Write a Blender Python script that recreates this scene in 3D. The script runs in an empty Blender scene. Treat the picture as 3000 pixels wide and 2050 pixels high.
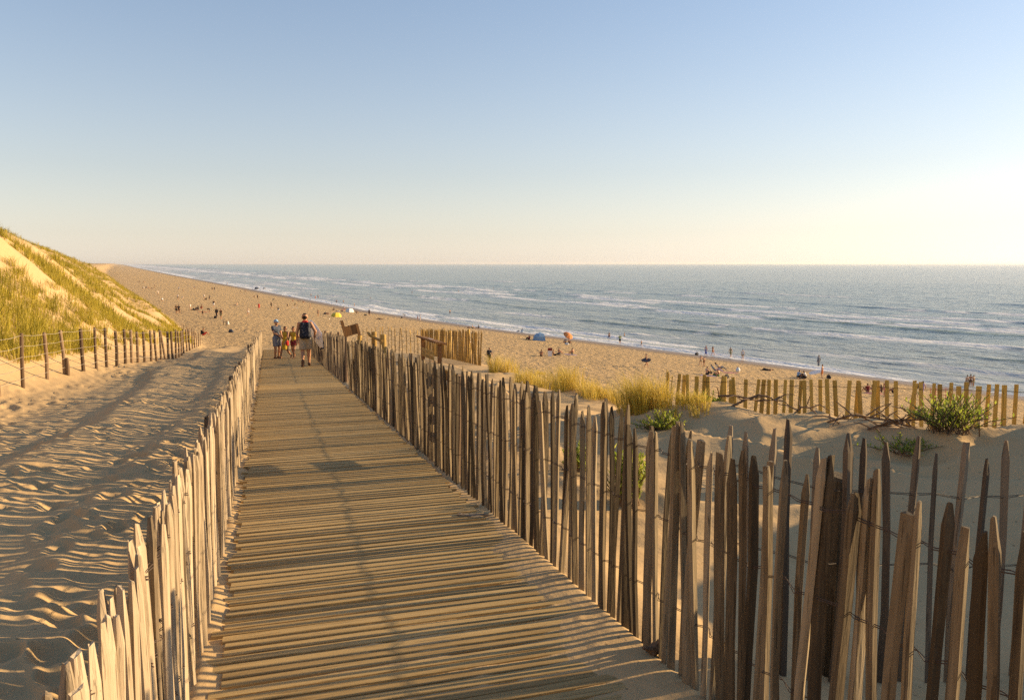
import bpy, math, random
import numpy as np
from mathutils import Vector, Matrix

R = math.radians
rng = random.Random(7)
nrg = np.random.default_rng(11)
scene = bpy.context.scene
col = scene.collection

# ------------------------------------------------------------------ camera, sky, sun, exposure
CAM_Z = 15.5
F_PX = 2300.0                      # focal length in pixels of the 3000 px wide photograph
PITCH = math.atan(253.0 / F_PX)
SUN_AZ = R(73.6)                   # clockwise from the view direction (+Y)
SUN_EL = R(14.0)

cam_d = bpy.data.cameras.new("camera")
cam_d.sensor_width = 36.0
cam_d.lens = 36.0 * F_PX / 3000.0
cam_d.clip_start = 0.05
cam_d.clip_end = 60000
cam = bpy.data.objects.new("camera", cam_d)
cam.location = (0, 0, CAM_Z)
cam.rotation_euler = (math.pi / 2 - PITCH, 0, 0)
col.objects.link(cam)
scene.camera = cam

world = bpy.data.worlds.new("World")
scene.world = world
world.use_nodes = True
wn = world.node_tree
bg = wn.nodes["Background"]
SKY_G1, SKY_S1, SKY_G2, SKY_S2, SKY_K = .87, 1.06, .73, .34, 4.2
SKY_TINT = (1.03, .95, .885, 1)
def sky_node(air, dust, ozone, gamma, sat):
    k = wn.nodes.new("ShaderNodeTexSky")
    k.sky_type = 'NISHITA'; k.sun_disc = False; k.sun_elevation = SUN_EL; k.sun_rotation = SUN_AZ
    k.air_density = air; k.dust_density = dust; k.ozone_density = ozone
    g = wn.nodes.new("ShaderNodeGamma"); g.inputs[1].default_value = gamma
    h = wn.nodes.new("ShaderNodeHueSaturation"); h.inputs["Saturation"].default_value = sat
    wn.links.new(k.outputs[0], g.inputs[0]); wn.links.new(g.outputs[0], h.inputs["Color"])
    return h.outputs[0]
# clear air overhead, thin pale sea haze towards the horizon all round
sky_hi = sky_node(1.0, .5, 2.4, SKY_G1, SKY_S1)
sky_lo = sky_node(1.0, .3, 1.2, SKY_G2, SKY_S2)
tint = wn.nodes.new("ShaderNodeMix"); tint.data_type = 'RGBA'; tint.blend_type = 'MULTIPLY'
tint.inputs[0].default_value = 1.0; tint.inputs[7].default_value = SKY_TINT
wn.links.new(sky_lo, tint.inputs[6])
tint2 = wn.nodes.new("ShaderNodeMix"); tint2.data_type = 'RGBA'; tint2.blend_type = 'MULTIPLY'
tint2.inputs[0].default_value = 1.0; tint2.inputs[7].default_value = (1.0, .98, 1.02, 1)
wn.links.new(sky_hi, tint2.inputs[6])
tcw = wn.nodes.new("ShaderNodeTexCoord"); sep = wn.nodes.new("ShaderNodeSeparateXYZ")
wn.links.new(tcw.outputs["Generated"], sep.inputs[0])
mz = wn.nodes.new("ShaderNodeMath"); mz.operation = 'ABSOLUTE'; wn.links.new(sep.outputs[2], mz.inputs[0])
me = wn.nodes.new("ShaderNodeMath"); me.operation = 'MULTIPLY'; me.inputs[1].default_value = -SKY_K; wn.links.new(mz.outputs[0], me.inputs[0])
mp = wn.nodes.new("ShaderNodeMath"); mp.operation = 'EXPONENT'; wn.links.new(me.outputs[0], mp.inputs[0])
mixs = wn.nodes.new("ShaderNodeMix"); mixs.data_type = 'RGBA'
wn.links.new(mp.outputs[0], mixs.inputs[0]); wn.links.new(tint2.outputs[2], mixs.inputs[6]); wn.links.new(tint.outputs[2], mixs.inputs[7])
wn.links.new(mixs.outputs[2], bg.inputs[0])
bg.inputs[1].default_value = 0.125

sun_d = bpy.data.lights.new("sun", 'SUN')
sun_d.energy = 5.0
sun_d.angle = R(0.55)
sun_d.color = (1.0, 0.725, 0.40)
sun = bpy.data.objects.new("sun", sun_d)
sdir = Vector((math.sin(SUN_AZ) * math.cos(SUN_EL), math.cos(SUN_AZ) * math.cos(SUN_EL), math.sin(SUN_EL)))
sun.rotation_euler = (-sdir).to_track_quat('-Z', 'Y').to_euler()
sun.location = (30, 10, 40)
col.objects.link(sun)

scene.view_settings.view_transform = 'Standard'
scene.view_settings.look = 'None'
scene.view_settings.exposure = 0.98
scene.view_settings.gamma = 1.0
scene.cycles.use_denoising = False          # keep the fine grain of sand and wood

# ------------------------------------------------------------------ helpers: numbers
def hsh(ix, iy, seed):
    v = np.sin(ix * 127.1 + iy * 311.7 + seed * 74.7) * 43758.5453
    return v - np.floor(v)

def vnoise(x, y, seed=0.0):
    ix = np.floor(x); iy = np.floor(y)
    fx = x - ix; fy = y - iy
    fx = fx * fx * fx * (fx * (fx * 6 - 15) + 10); fy = fy * fy * fy * (fy * (fy * 6 - 15) + 10)
    a = hsh(ix, iy, seed); b = hsh(ix + 1, iy, seed); c = hsh(ix, iy + 1, seed); d = hsh(ix + 1, iy + 1, seed)
    return (a * (1 - fx) + b * fx) * (1 - fy) + (c * (1 - fx) + d * fx) * fy

def fbm(x, y, seed=0.0, octv=4):
    s = 0; amp = .5; tot = 0
    for k in range(octv):
        s = s + amp * vnoise(x * 2 ** k + 13.7 * k, y * 2 ** k - 7.3 * k, seed + k); tot += amp; amp *= .5
    return s / tot - .5

def sstep(a, b, x):
    t = np.clip((x - a) / (b - a), 0, 1)
    return t * t * (3 - 2 * t)

def smax(a, b, k):
    h = np.clip(.5 + .5 * (a - b) / k, 0, 1)
    return b * (1 - h) + a * h + k * h * (1 - h)

def dimples(x, y, cell, seed, rad=.34, keep=.8, aniso=1.7):
    """trodden sand: one footprint-like hollow with a rim in most cells of a jittered grid"""
    ix = np.floor(x / cell); iy = np.floor(y / cell)
    out = np.zeros_like(x)
    for dx in (-1, 0, 1):
        for dy in (-1, 0, 1):
            cx = ix + dx; cy = iy + dy
            px = (cx + hsh(cx, cy, seed)) * cell; py = (cy + hsh(cx, cy, seed + 3)) * cell
            an = (hsh(cx, cy, seed + 5) - .5) * 2.2 + .3
            sz = cell * rad * (.7 + .6 * hsh(cx, cy, seed + 7))
            on = (hsh(cx, cy, seed + 9) < keep) * (.5 + .8 * hsh(cx, cy, seed + 11))
            ax = (x - px); ay = (y - py)
            u_ = (ax * np.cos(an) + ay * np.sin(an)) / (sz * .62); v_ = (-ax * np.sin(an) + ay * np.cos(an)) / (sz * aniso * .62)
            r2 = u_ * u_ + v_ * v_
            r_ = np.sqrt(r2 + 1e-9)
            out = out + on * (-np.exp(-r2 * r2 * .5) + .45 * np.exp(-((r_ - 1.55) / .42) ** 2))
    return out

# ------------------------------------------------------------------ the lie of the land
PD = np.array((-.2964, .955)); PN = np.array((.955, .2964))      # boardwalk direction and its right-hand normal
N_L, N_R = -.403, 1.797                                           # the two path fences
SH_Y = [-300, 0, 94, 156, 191, 265, 507, 1000, 3000, 20000]
SH_X = [320, 121, 58, 16.6, -7.6, -51, -173, -425, -1430, -9900]
FT_Y = [-40, 0, 17.5, 35, 50, 66, 85, 115, 150, 250, 507, 1000, 3000, 20000]
FT_X = [-6, -8, -11, -16, -21, -26.5, -34, -49, -67, -133, -262, -515, -1520, -9990]
CREST = [(30, -6), (14, 3), (9, 6.9), (5.6, 9.2), (3.2, 11.2), (2.3, 13.5), (1.8, 17), (.5, 24), (-1.3, 31), (-5, 41), (-9, 51), (-16, 63), (-24, 76), (-40, 100)]

def to_tn(x, y):
    return PD[0] * x + PD[1] * y, PN[0] * x + PN[1] * y

def from_tn(t, n):
    return PD[0] * t + PN[0] * n, PD[1] * t + PN[1] * n

def path_z(t):
    return 13.765 - .064 * t

def shore_u(x, y):
    xs = np.interp(y, SH_Y, SH_X)
    return (xs - x) * .87

def crest_w(x, y):
    """signed distance to the seaward edge of the path's shelf, positive to seaward"""
    best = np.full(np.shape(x), 1e9); sg = np.ones(np.shape(x))
    for (x0, y0), (x1, y1) in zip(CREST[:-1], CREST[1:]):
        dx, dy = x1 - x0, y1 - y0
        L2 = dx * dx + dy * dy
        tt = np.clip(((x - x0) * dx + (y - y0) * dy) / L2, 0, 1)
        ex = x - (x0 + tt * dx); ey = y - (y0 + tt * dy)
        d = np.sqrt(ex * ex + ey * ey)
        s = np.where(dx * ey - dy * ex < 0, 1.0, -1.0)
        m = d < best
        best = np.where(m, d, best); sg = np.where(m, s, sg)
    return best * sg

def seg_d(x, y, a, b):
    dx, dy = b[0] - a[0], b[1] - a[1]
    tt = np.clip(((x - a[0]) * dx + (y - a[1]) * dy) / (dx * dx + dy * dy), 0, 1)
    return np.hypot(x - (a[0] + tt * dx), y - (a[1] + tt * dy))

def ground(x, y, fine=True):
    x = np.asarray(x, float); y = np.asarray(y, float)
    t, n = to_tn(x, y)
    u = shore_u(x, y)
    beach = np.where(u > 0, .083 * u, .05 * u)
    beach = np.where(u > 70, 5.81 + 2.2 * np.tanh((u - 70) * .02), beach)
    beach = np.maximum(beach, -9)
    if fine:
        beach = beach + sstep(3, 25, u) * (.5 * fbm(x / 19, y / 19, 3, 3) + .16 * fbm(x / 3.1, y / 3.1, 5, 2))
    P = path_z(t) - .0004 * np.maximum(0, t - 25) ** 2
    P = np.where(t > 140, -9, P)
    w = crest_w(x, y)
    fall = np.where(w > -2, .20 * (np.sqrt((w + .3) ** 2 + 1.0) + (w + .3)), 0)
    fall = fall + .05 * np.maximum(w - 3, 0)
    # land to the left of the path, rising gently to the posts
    e = np.maximum(0, N_L - n)
    cross = .012 * e * e * sstep(30, 8, e) * sstep(70, 20, t)
    cross = np.minimum(cross, .9)
    # right of the path: hollow by the fence, a wind-built hump, then an added ridge out of view
    hump = np.maximum(.40 * np.exp(-(seg_d(x, y, (2.5, 10.9), (5.4, 8.9)) / 1.35) ** 2),
                      (.40 + .51 * np.clip(x - 5.6, 0, 3.7)) * np.exp(-(seg_d(x, y, (5.4, 8.9), (9.2, 5.6)) / 1.35) ** 2))  # climbs out of frame to meet the added ridge
    hump = np.maximum(hump, 2.30 * np.exp(-(seg_d(x, y, (9.2, 5.6), (13, .5)) / 1.8) ** 2))  # unseen ridge, added to block the sun from the sand behind the fence
    hump = hump + .10 * np.exp(-((x - 2.9) ** 2 + (y - 10.3) ** 2) / .5) + .10 * np.exp(-((x - 5.1) ** 2 + (y - 8.7) ** 2) / .5)
    dip = -.42 * np.exp(-((x - 3.2) ** 2 + (y - 6.0) ** 2) / 6.0)
    right = sstep(N_R + .05, N_R + .9, n)
    P = P + cross + right * (hump + dip)
    if fine:
        rn = right * sstep(30, 16, t)
        P = P + rn * (.26 * fbm(x / 1.5, y / 1.0, 21, 3) * sstep(5.5, 8, y) + .11 * (1 - np.abs(2 * vnoise(x / .85 + .7 * fbm(x, y, 25, 2), y / .55, 24) - 1)) * sstep(5.2, 7.5, y) + .07 * fbm(x / .45, y / .35, 22, 2) + .20 * fbm(x / 3.5, y / 3.5, 23, 2))
    g = smax(P - fall, beach, .8)
    # dune on the left
    v = np.interp(y, FT_Y, FT_X) - x + .8
    vv = np.maximum(v, 0)
    vv = vv * vv / (vv + 2.2)
    Hh = 14.0 - 6.5 * sstep(95, 190, y)
    rise = Hh * np.tanh(.70 * vv / Hh)
    if fine:
        dm = sstep(1.0, 7, v)
        rise = rise + dm * (3.2 * fbm(x / 10, y / 10, 31, 3) + 1.7 * fbm(x / 4.2, y / 4.2, 33, 3) + .25 * fbm(x / .8, y / .8, 34, 2))
        rise = rise + sstep(0, 2, v) * .05 * fbm(x / 2.2, y / 2.2, 35, 2)
    g = g + rise
    if fine:
        # trodden sand beside the boardwalk
        lf = sstep(0, .5, e) * sstep(2.2, -.4, v) * sstep(75, 50, t)
        lf2 = lf * sstep(6.5, 4.0, e + .8 * fbm(x / 3, y / 3, 41, 2))
        mottle = .45 + 1.1 * vnoise(x / 1.3, y / 1.3, 44)
        g = g + lf2 * mottle * (.034 * dimples(x, y, .44, 2, rad=.30, keep=.85) + .020 * dimples(x + .2, y + 5, .30, 12, rad=.30, keep=.55) + .026 * dimples(x - 3, y, .62, 14, rad=.24, keep=.5)) + .016 * lf2 * fbm(x / .8, y / .8, 43, 2) + .010 * lf2 * fbm(x / .13, y / .13, 46, 2)
        g = g + .030 * lf * (1 - lf2) * dimples(x, y, .75, 17, rad=.2, keep=.45) + .10 * lf * fbm(x / 1.7, y / 1.7, 45, 2)
        # two long banks along the fence, steeper on their left side
        q1 = e - 2.35 - .25 * np.sin(t * .33) - .5 * fbm(t / 5, t * 0, 47, 2)
        q2 = e - .95 - .2 * np.sin(t * .21 + 1)
        g = g + lf * (.15 * np.exp(-(np.maximum(-q1, 0) / .8) ** 2) * np.exp(-(np.maximum(q1, 0) / .30) ** 2) * sstep(4, 8, t)
                      + .09 * np.exp(-(np.maximum(-q2, 0) / .5) ** 2) * np.exp(-(np.maximum(q2, 0) / .25) ** 2))
        # sand under and on the boardwalk
        onb = sstep(N_L - .02, N_L + .03, n) * sstep(N_R + .02, N_R - .03, n) * sstep(43.5, 42.5, t)
        sb = path_z(t) - .030 + .012 * fbm(x / .5, y / .5, 51, 2)
        cover = sstep(5.8, 2.6, t + 3.0 * fbm(x / 1.3, y / 1.3, 53, 3)) * .030
        cover = cover + .045 * np.exp(-((n - 1.72) / .30) ** 2) * sstep(9, 6.0, t) * (.6 + fbm(x / .5, y / .5, 54, 2))
        cover = cover + .055 * np.exp(-((n - N_L) / .10) ** 2) * (.55 + 1.2 * fbm(x / .25, y / .25, 55, 2))
        cover = cover + .006 * fbm(x / .12, y / .12, 56, 2) + .004 * dimples(x, y, .3, 57)
        g = g * (1 - onb) + onb * (sb + cover)
    return g

def gz(x, y):
    return float(ground(np.array([x]), np.array([y]))[0])

# photograph pixel -> ray
CP, SP = math.cos(PITCH), math.sin(PITCH)
def ray(px, py):
    r_, up = px - 1500.0, 1025.0 - py
    return np.array((r_, CP * F_PX + SP * up, -SP * F_PX + CP * up)) / F_PX

def ground_at(px, py, dmin=2.0, dmax=6000.0, water=False):
    d = ray(px, py)
    ds = np.geomspace(dmin, dmax, 2600)
    z = ground(d[0] * ds, d[1] * ds)
    if water:
        z = np.maximum(z, 0.0)
    zz = CAM_Z + d[2] * ds
    hit = np.nonzero(zz <= z)[0]
    k = int(hit[0]) if len(hit) else len(ds) - 1
    s = float(ds[k])
    x, y = d[0] * s, d[1] * s
    zg = gz(x, y)
    return float(x), float(y), (max(zg, 0.0) if water else zg)

def depth_of(x, y, z):
    return CP * y - SP * (z - CAM_Z)

# ------------------------------------------------------------------ helpers: meshes
class MB:
    def __init__(s): s.v = []; s.f = []
    def add(s, vs, fs):
        o = len(s.v); s.v.extend([tuple(p) for p in vs]); s.f.extend([tuple(i + o for i in f) for f in fs])
    def box(s, c, size, rot=None, taper=1.0):
        hx, hy, hz = size[0] / 2, size[1] / 2, size[2] / 2
        pts = []
        for z in (-1, 1):
            k = taper if z > 0 else 1
            for sx, sy in ((-1, -1), (1, -1), (1, 1), (-1, 1)):
                p = Vector((sx * hx * k, sy * hy * k, z * hz))
                if rot is not None: p = rot @ p
                pts.append(p + Vector(c))
        s.add(pts, [(0, 3, 2, 1), (4, 5, 6, 7), (0, 1, 5, 4), (1, 2, 6, 5), (2, 3, 7, 6), (3, 0, 4, 7)])
    def tube(s, pts, rad, n=6, cap=True, squash=1.0):
        pts = [Vector(p) for p in pts]
        rr = rad if isinstance(rad, (list, tuple)) else [rad] * len(pts)
        vs = []; fs = []
        ref = Vector((0, 0, 1))
        for i, p in enumerate(pts):
            d = (pts[min(i + 1, len(pts) - 1)] - pts[max(i - 1, 0)])
            if d.length < 1e-9: d = Vector((0, 0, 1))
            d.normalize()
            a = ref if abs(d.dot(ref)) < .95 else Vector((1, 0, 0))
            e1 = d.cross(a).normalized(); e2 = d.cross(e1)
            for k in range(n):
                an = 2 * math.pi * k / n
                vs.append(p + e1 * math.cos(an) * rr[i] + e2 * math.sin(an) * rr[i] * squash)
        for i in range(len(pts) - 1):
            for k in range(n):
                fs.append((i * n + k, i * n + (k + 1) % n, (i + 1) * n + (k + 1) % n, (i + 1) * n + k))
        if cap:
            fs.append(tuple(range(n - 1, -1, -1))); fs.append(tuple((len(pts) - 1) * n + k for k in range(n)))
        s.add(vs, fs)
    def mesh(s, name, smooth=False):
        m = bpy.data.meshes.new(name)
        m.from_pydata(s.v, [], s.f)
        m.validate()
        if smooth: m.polygons.foreach_set("use_smooth", [True] * len(m.polygons))
        m.update()
        return m

def np_mesh(name, verts, faces, smooth=True):
    """verts (N,3), faces (M,k) arrays"""
    m = bpy.data.meshes.new(name)
    nv, nf, k = len(verts), len(faces), faces.shape[1]
    m.vertices.add(nv); m.vertices.foreach_set("co", np.asarray(verts, np.float32).ravel())
    m.loops.add(nf * k); m.loops.foreach_set("vertex_index", np.asarray(faces, np.int32).ravel())
    m.polygons.add(nf)
    m.polygons.foreach_set("loop_start", np.arange(0, nf * k, k, dtype=np.int32))
    m.polygons.foreach_set("loop_total", np.full(nf, k, np.int32))
    m.polygons.foreach_set("use_smooth", np.full(nf, smooth, bool))
    m.update(calc_edges=True)
    m.validate()
    return m

def obj(name, mesh, mat=None, parent=None, loc=(0, 0, 0), rot=(0, 0, 0), scale=(1, 1, 1)):
    if isinstance(mesh, MB): mesh = mesh.mesh(name)
    o = bpy.data.objects.new(name, mesh)
    o.location = loc; o.rotation_euler = rot; o.scale = scale
    col.objects.link(o)
    if mat is not None and mesh is not None and len(mesh.materials) == 0: mesh.materials.append(mat)
    if parent is not None: o.parent = parent
    return o

def empty(name, loc, rz=0.0):
    o = bpy.data.objects.new(name, None)
    o.location = loc; o.rotation_euler = (0, 0, rz); o.empty_display_size = .3
    col.objects.link(o)
    return o

def tag(o, label, cat, group=None, kind=None):
    o["label"] = label; o["category"] = cat
    if group: o["group"] = group
    if kind: o["kind"] = kind
    return o

# ------------------------------------------------------------------ helpers: materials
def mat(name, color=(.5, .5, .5), rough=.7, spec=.3):
    m = bpy.data.materials.new(name); m.use_nodes = True
    nt = m.node_tree; b = nt.nodes["Principled BSDF"]
    b.inputs["Base Color"].default_value = (*color, 1); b.inputs["Roughness"].default_value = rough
    b.inputs["Specular IOR Level"].default_value = spec
    return m, nt, b

def nd(nt, typ, **kw):
    n = nt.nodes.new(typ)
    for k, v in kw.items(): setattr(n, k, v)
    return n

def ramp(nt, fac, stops):
    r_ = nd(nt, "ShaderNodeValToRGB")
    el = r_.color_ramp.elements
    while len(el) < len(stops): el.new(.5)
    for e_, (p, c) in zip(el, stops): e_.position = p; e_.color = (*c, 1)
    nt.links.new(fac, r_.inputs[0])
    return r_.outputs[0]

def noise(nt, vec, scale, detail=4, rough=.55, dist=0):
    n = nd(nt, "ShaderNodeTexNoise"); n.inputs["Scale"].default_value = scale
    n.inputs["Detail"].default_value = detail; n.inputs["Roughness"].default_value = rough; n.inputs["Distortion"].default_value = dist
    if vec is not None: nt.links.new(vec, n.inputs["Vector"])
    return n.outputs[0]

def mapping(nt, vec, scale=(1, 1, 1), rot=(0, 0, 0), loc=None):
    m = nd(nt, "ShaderNodeMapping"); m.inputs["Scale"].default_value = scale; m.inputs["Rotation"].default_value = rot
    if loc is not None: m.inputs["Location"].default_value = loc
    nt.links.new(vec, m.inputs[0])
    return m.outputs[0]

def mixc(nt, fac, a, b, mode='MIX'):
    m = nd(nt, "ShaderNodeMix", data_type='RGBA', blend_type=mode)
    for s, v in ((m.inputs[0], fac), (m.inputs[6], a), (m.inputs[7], b)):
        if isinstance(v, (int, float)): s.default_value = v
        elif isinstance(v, tuple): s.default_value = (*v, 1) if len(v) == 3 else v
        else: nt.links.new(v, s)
    return m.outputs[2]

def math_(nt, op, a, b=0.0, clamp=False):
    m = nd(nt, "ShaderNodeMath", operation=op); m.use_clamp = clamp
    for s, v in ((m.inputs[0], a), (m.inputs[1], b)):
        if isinstance(v, (int, float)): s.default_value = v
        else: nt.links.new(v, s)
    return m.outputs[0]

def bump(nt, h, strength, dist, normal=None):
    b = nd(nt, "ShaderNodeBump"); b.inputs["Strength"].default_value = strength; b.inputs["Distance"].default_value = dist
    nt.links.new(h, b.inputs["Height"])
    if normal is not None: nt.links.new(normal, b.inputs["Normal"])
    return b.outputs[0]

def attr(nt, name):
    a = nd(nt, "ShaderNodeAttribute"); a.attribute_name = name
    return a

def wood_mat(name, stops, scale=(30, 30, 2.2), bumpd=.006, rough=.85, tint=.5):
    m, nt, b = mat(name, rough=rough, spec=.2)
    tc = nd(nt, "ShaderNodeTexCoord"); oi = nd(nt, "ShaderNodeObjectInfo")
    cmb = nd(nt, "ShaderNodeCombineXYZ")
    o7 = math_(nt, 'MULTIPLY', oi.outputs["Random"], 37.0)
    nt.links.new(o7, cmb.inputs[0]); nt.links.new(o7, cmb.inputs[2])
    va = nd(nt, "ShaderNodeVectorMath", operation='ADD')
    nt.links.new(tc.outputs["Object"], va.inputs[0]); nt.links.new(cmb.outputs[0], va.inputs[1])
    v = mapping(nt, va.outputs[0], scale)
    g = noise(nt, v, 1.0, 5, .65, .6)
    big = noise(nt, mapping(nt, va.outputs[0], tuple(s_ * .12 for s_ in scale)), 1.0, 2)
    f = math_(nt, 'ADD', math_(nt, 'MULTIPLY', g, .55), math_(nt, 'MULTIPLY', big, .25))
    f = math_(nt, 'ADD', f, math_(nt, 'MULTIPLY', math_(nt, 'SUBTRACT', oi.outputs["Random"], .5), tint))
    c = ramp(nt, f, stops)
    crk = noise(nt, mapping(nt, va.outputs[0], tuple(s_ * 2.6 if s_ > 10 else s_ * 1.3 for s_ in scale)), 1.0, 3, .6)
    c = mixc(nt, math_(nt, 'MULTIPLY', math_(nt, 'LESS_THAN', crk, .40), .55), c, tuple(q_ * .55 for q_ in stops[0][1]))
    nt.links.new(c, b.inputs["Base Color"])
    nt.links.new(bump(nt, g, .7, bumpd), b.inputs["Normal"])
    return m

def plain_mat(name, color, rough=.75, var=.18, scale=25.0):
    m, nt, b = mat(name, color, rough, .25)
    tc = nd(nt, "ShaderNodeTexCoord")
    n_ = noise(nt, tc.outputs["Object"], scale, 3)
    c = mixc(nt, n_, tuple(max(0, x * (1 - var)) for x in color), tuple(min(1, x * (1 + var)) for x in color))
    nt.links.new(c, b.inputs["Base Color"])
    nt.links.new(bump(nt, n_, .3, .01), b.inputs["Normal"])
    return m

_pm = {}
def pm(name, color, **k):
    if name not in _pm: _pm[name] = plain_mat(name, color, **k)
    return _pm[name]

# sand
M_SAND, nt, b = mat("sand", rough=.95, spec=.1)
geo = nd(nt, "ShaderNodeNewGeometry"); pos = geo.outputs["Position"]
wet = attr(nt, "wet").outputs["Fac"]; bch = attr(nt, "beach").outputs["Fac"]
n1 = noise(nt, pos, .35, 4); n2 = noise(nt, pos, 6, 4); n3 = noise(nt, pos, 160, 2, .7)
c = mixc(nt, n1, (.48, .33, .165), (.575, .41, .215))
c = mixc(nt, math_(nt, 'MULTIPLY', n2, .5), c, (.41, .265, .12))
c = mixc(nt, math_(nt, 'MULTIPLY', math_(nt, 'GREATER_THAN', n3, .66), .35), c, (.26, .19, .12))
deb = nd(nt, "ShaderNodeTexVoronoi"); deb.inputs["Scale"].default_value = 9.0; nt.links.new(pos, deb.inputs["Vector"])
c = mixc(nt, math_(nt, 'MULTIPLY', math_(nt, 'LESS_THAN', deb.outputs["Distance"], .085), .6), c, (.10, .065, .035))
c = mixc(nt, wet, c, (.21, .14, .08))
nt.links.new(c, b.inputs["Base Color"])
nt.links.new(math_(nt, 'SUBTRACT', .95, math_(nt, 'MULTIPLY', wet, .55)), b.inputs["Roughness"])
foot = noise(nt, mapping(nt, pos, (1, 1, 0)), 1.6, 4, .7)
vor = nd(nt, "ShaderNodeTexVoronoi", feature='SMOOTH_F1'); vor.inputs["Scale"].default_value = 1.25; vor.inputs["Smoothness"].default_value = .5
nt.links.new(mapping(nt, pos, (1, 1, 0)), vor.inputs["Vector"])
hb = math_(nt, 'ADD', math_(nt, 'MULTIPLY', foot, .9), math_(nt, 'MULTIPLY', vor.outputs["Distance"], .5))
hb = math_(nt, 'MULTIPLY', hb, math_(nt, 'MULTIPLY', bch, math_(nt, 'SUBTRACT', 1.0, wet)))
nb = bump(nt, hb, 1.0, .75)
nb = bump(nt, noise(nt, pos, 14, 3, .6), .35, .02, nb)
nb = bump(nt, n3, .25, .004, nb)
nt.links.new(nb, b.inputs["Normal"])

W_POST = wood_mat("post_wood", [(.2, (.10, .065, .04)), (.5, (.21, .14, .085)), (.8, (.30, .21, .13))])
W_PICKET = wood_mat("weathered_shaded_chestnut", [(.22, (.060, .044, .026)), (.40, (.158, .118, .070)), (.58, (.27, .21, .13)), (.84, (.44, .355, .235))], tint=.5, bumpd=.012)  # old chestnut, darkened: shade on the right fence is put into the colour
W_SUNLIT = wood_mat("sunlit_chestnut", [(.20, (.16, .12, .075)), (.40, (.36, .28, .185)), (.60, (.47, .38, .265)), (.85, (.58, .485, .355))], tint=.35, bumpd=.012)  # same wood made paler: sunlight on the left fence is in the colour
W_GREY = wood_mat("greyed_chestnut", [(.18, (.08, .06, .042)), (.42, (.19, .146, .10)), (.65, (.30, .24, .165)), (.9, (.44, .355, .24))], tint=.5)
W_YELLOW = wood_mat("fresh_yellow_wood", [(.2, (.36, .24, .06)), (.5, (.55, .38, .095)), (.85, (.70, .52, .17))], tint=.3)
W_GOLD = wood_mat("golden_picket_wood", [(.2, (.28, .17, .05)), (.5, (.44, .29, .09)), (.85, (.58, .42, .16))], tint=.4)
W_PLANK = wood_mat("sandy_plank", [(.15, (.23, .148, .06)), (.4, (.42, .288, .122)), (.65, (.53, .375, .17)), (.9, (.61, .445, .215))], scale=(2.2, 40, 40), bumpd=.006, tint=.22)
W_BROWN = wood_mat("brown_stained_wood", [(.2, (.13, .065, .025)), (.5, (.24, .125, .05)), (.85, (.33, .19, .08))], tint=.2)
W_DRIFT = wood_mat("driftwood", [(.2, (.11, .07, .045)), (.5, (.25, .16, .09)), (.85, (.42, .30, .18))], tint=.3)
M_WIRE = pm("rusty_wire", (.075, .05, .035), rough=.6)
M_GALV = pm("pale_wire", (.42, .36, .27), rough=.45)

def leaf_mat(name, c0, c1, c2, trans=.35):
    m = bpy.data.materials.new(name); m.use_nodes = True
    nt = m.node_tree; b = nt.nodes["Principled BSDF"]; out = nt.nodes["Material Output"]
    a = attr(nt, "tone")
    c = ramp(nt, a.outputs["Fac"], [(0, c0), (.5, c1), (1, c2)])
    nt.links.new(c, b.inputs["Base Color"]); b.inputs["Roughness"].default_value = .55; b.inputs["Specular IOR Level"].default_value = .25
    tr = nd(nt, "ShaderNodeBsdfTranslucent"); nt.links.new(c, tr.inputs[0])
    mx = nd(nt, "ShaderNodeMixShader"); mx.inputs[0].default_value = trans
    nt.links.new(b.outputs[0], mx.inputs[1]); nt.links.new(tr.outputs[0], mx.inputs[2]); nt.links.new(mx.outputs[0], out.inputs[0])
    return m
M_MARRAM = leaf_mat("marram_blades", (.30, .24, .03), (.52, .39, .055), (.68, .52, .12))
M_DUNEG = leaf_mat("dune_grass_blades", (.17, .155, .016), (.335, .275, .026), (.50, .40, .055))
M_GREEN = leaf_mat("green_leaves", (.14, .20, .022), (.28, .34, .04), (.48, .49, .09), .6)

# ------------------------------------------------------------------ terrain sheet
az = np.concatenate([np.linspace(-180, -60, 13)[:-1], np.linspace(-60, -37, 16)[:-1], np.linspace(-37, 37, 470), np.linspace(37, 60, 16)[1:], np.linspace(60, 180, 13)[1:]])
az = np.radians(az[:-1])
rr = np.concatenate([np.geomspace(.9, 1.6, 20)[:-1], np.geomspace(1.6, 16, 440)[:-1], np.geomspace(16, 320, 330)[:-1], np.geomspace(320, 14000, 150)])
A, RR = np.meshgrid(az, rr)
GX, GY = RR * np.sin(A), RR * np.cos(A)
GZ = ground(GX, GY)
nr, na = A.shape
verts = np.stack([GX.ravel(), GY.ravel(), GZ.ravel()], 1)
I, J = np.meshgrid(np.arange(nr - 1), np.arange(na), indexing='ij')
J2 = (J + 1) % na
faces = np.stack([I * na + J, I * na + J2, (I + 1) * na + J2, (I + 1) * na + J], -1).reshape(-1, 4)[:, ::-1]
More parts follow.
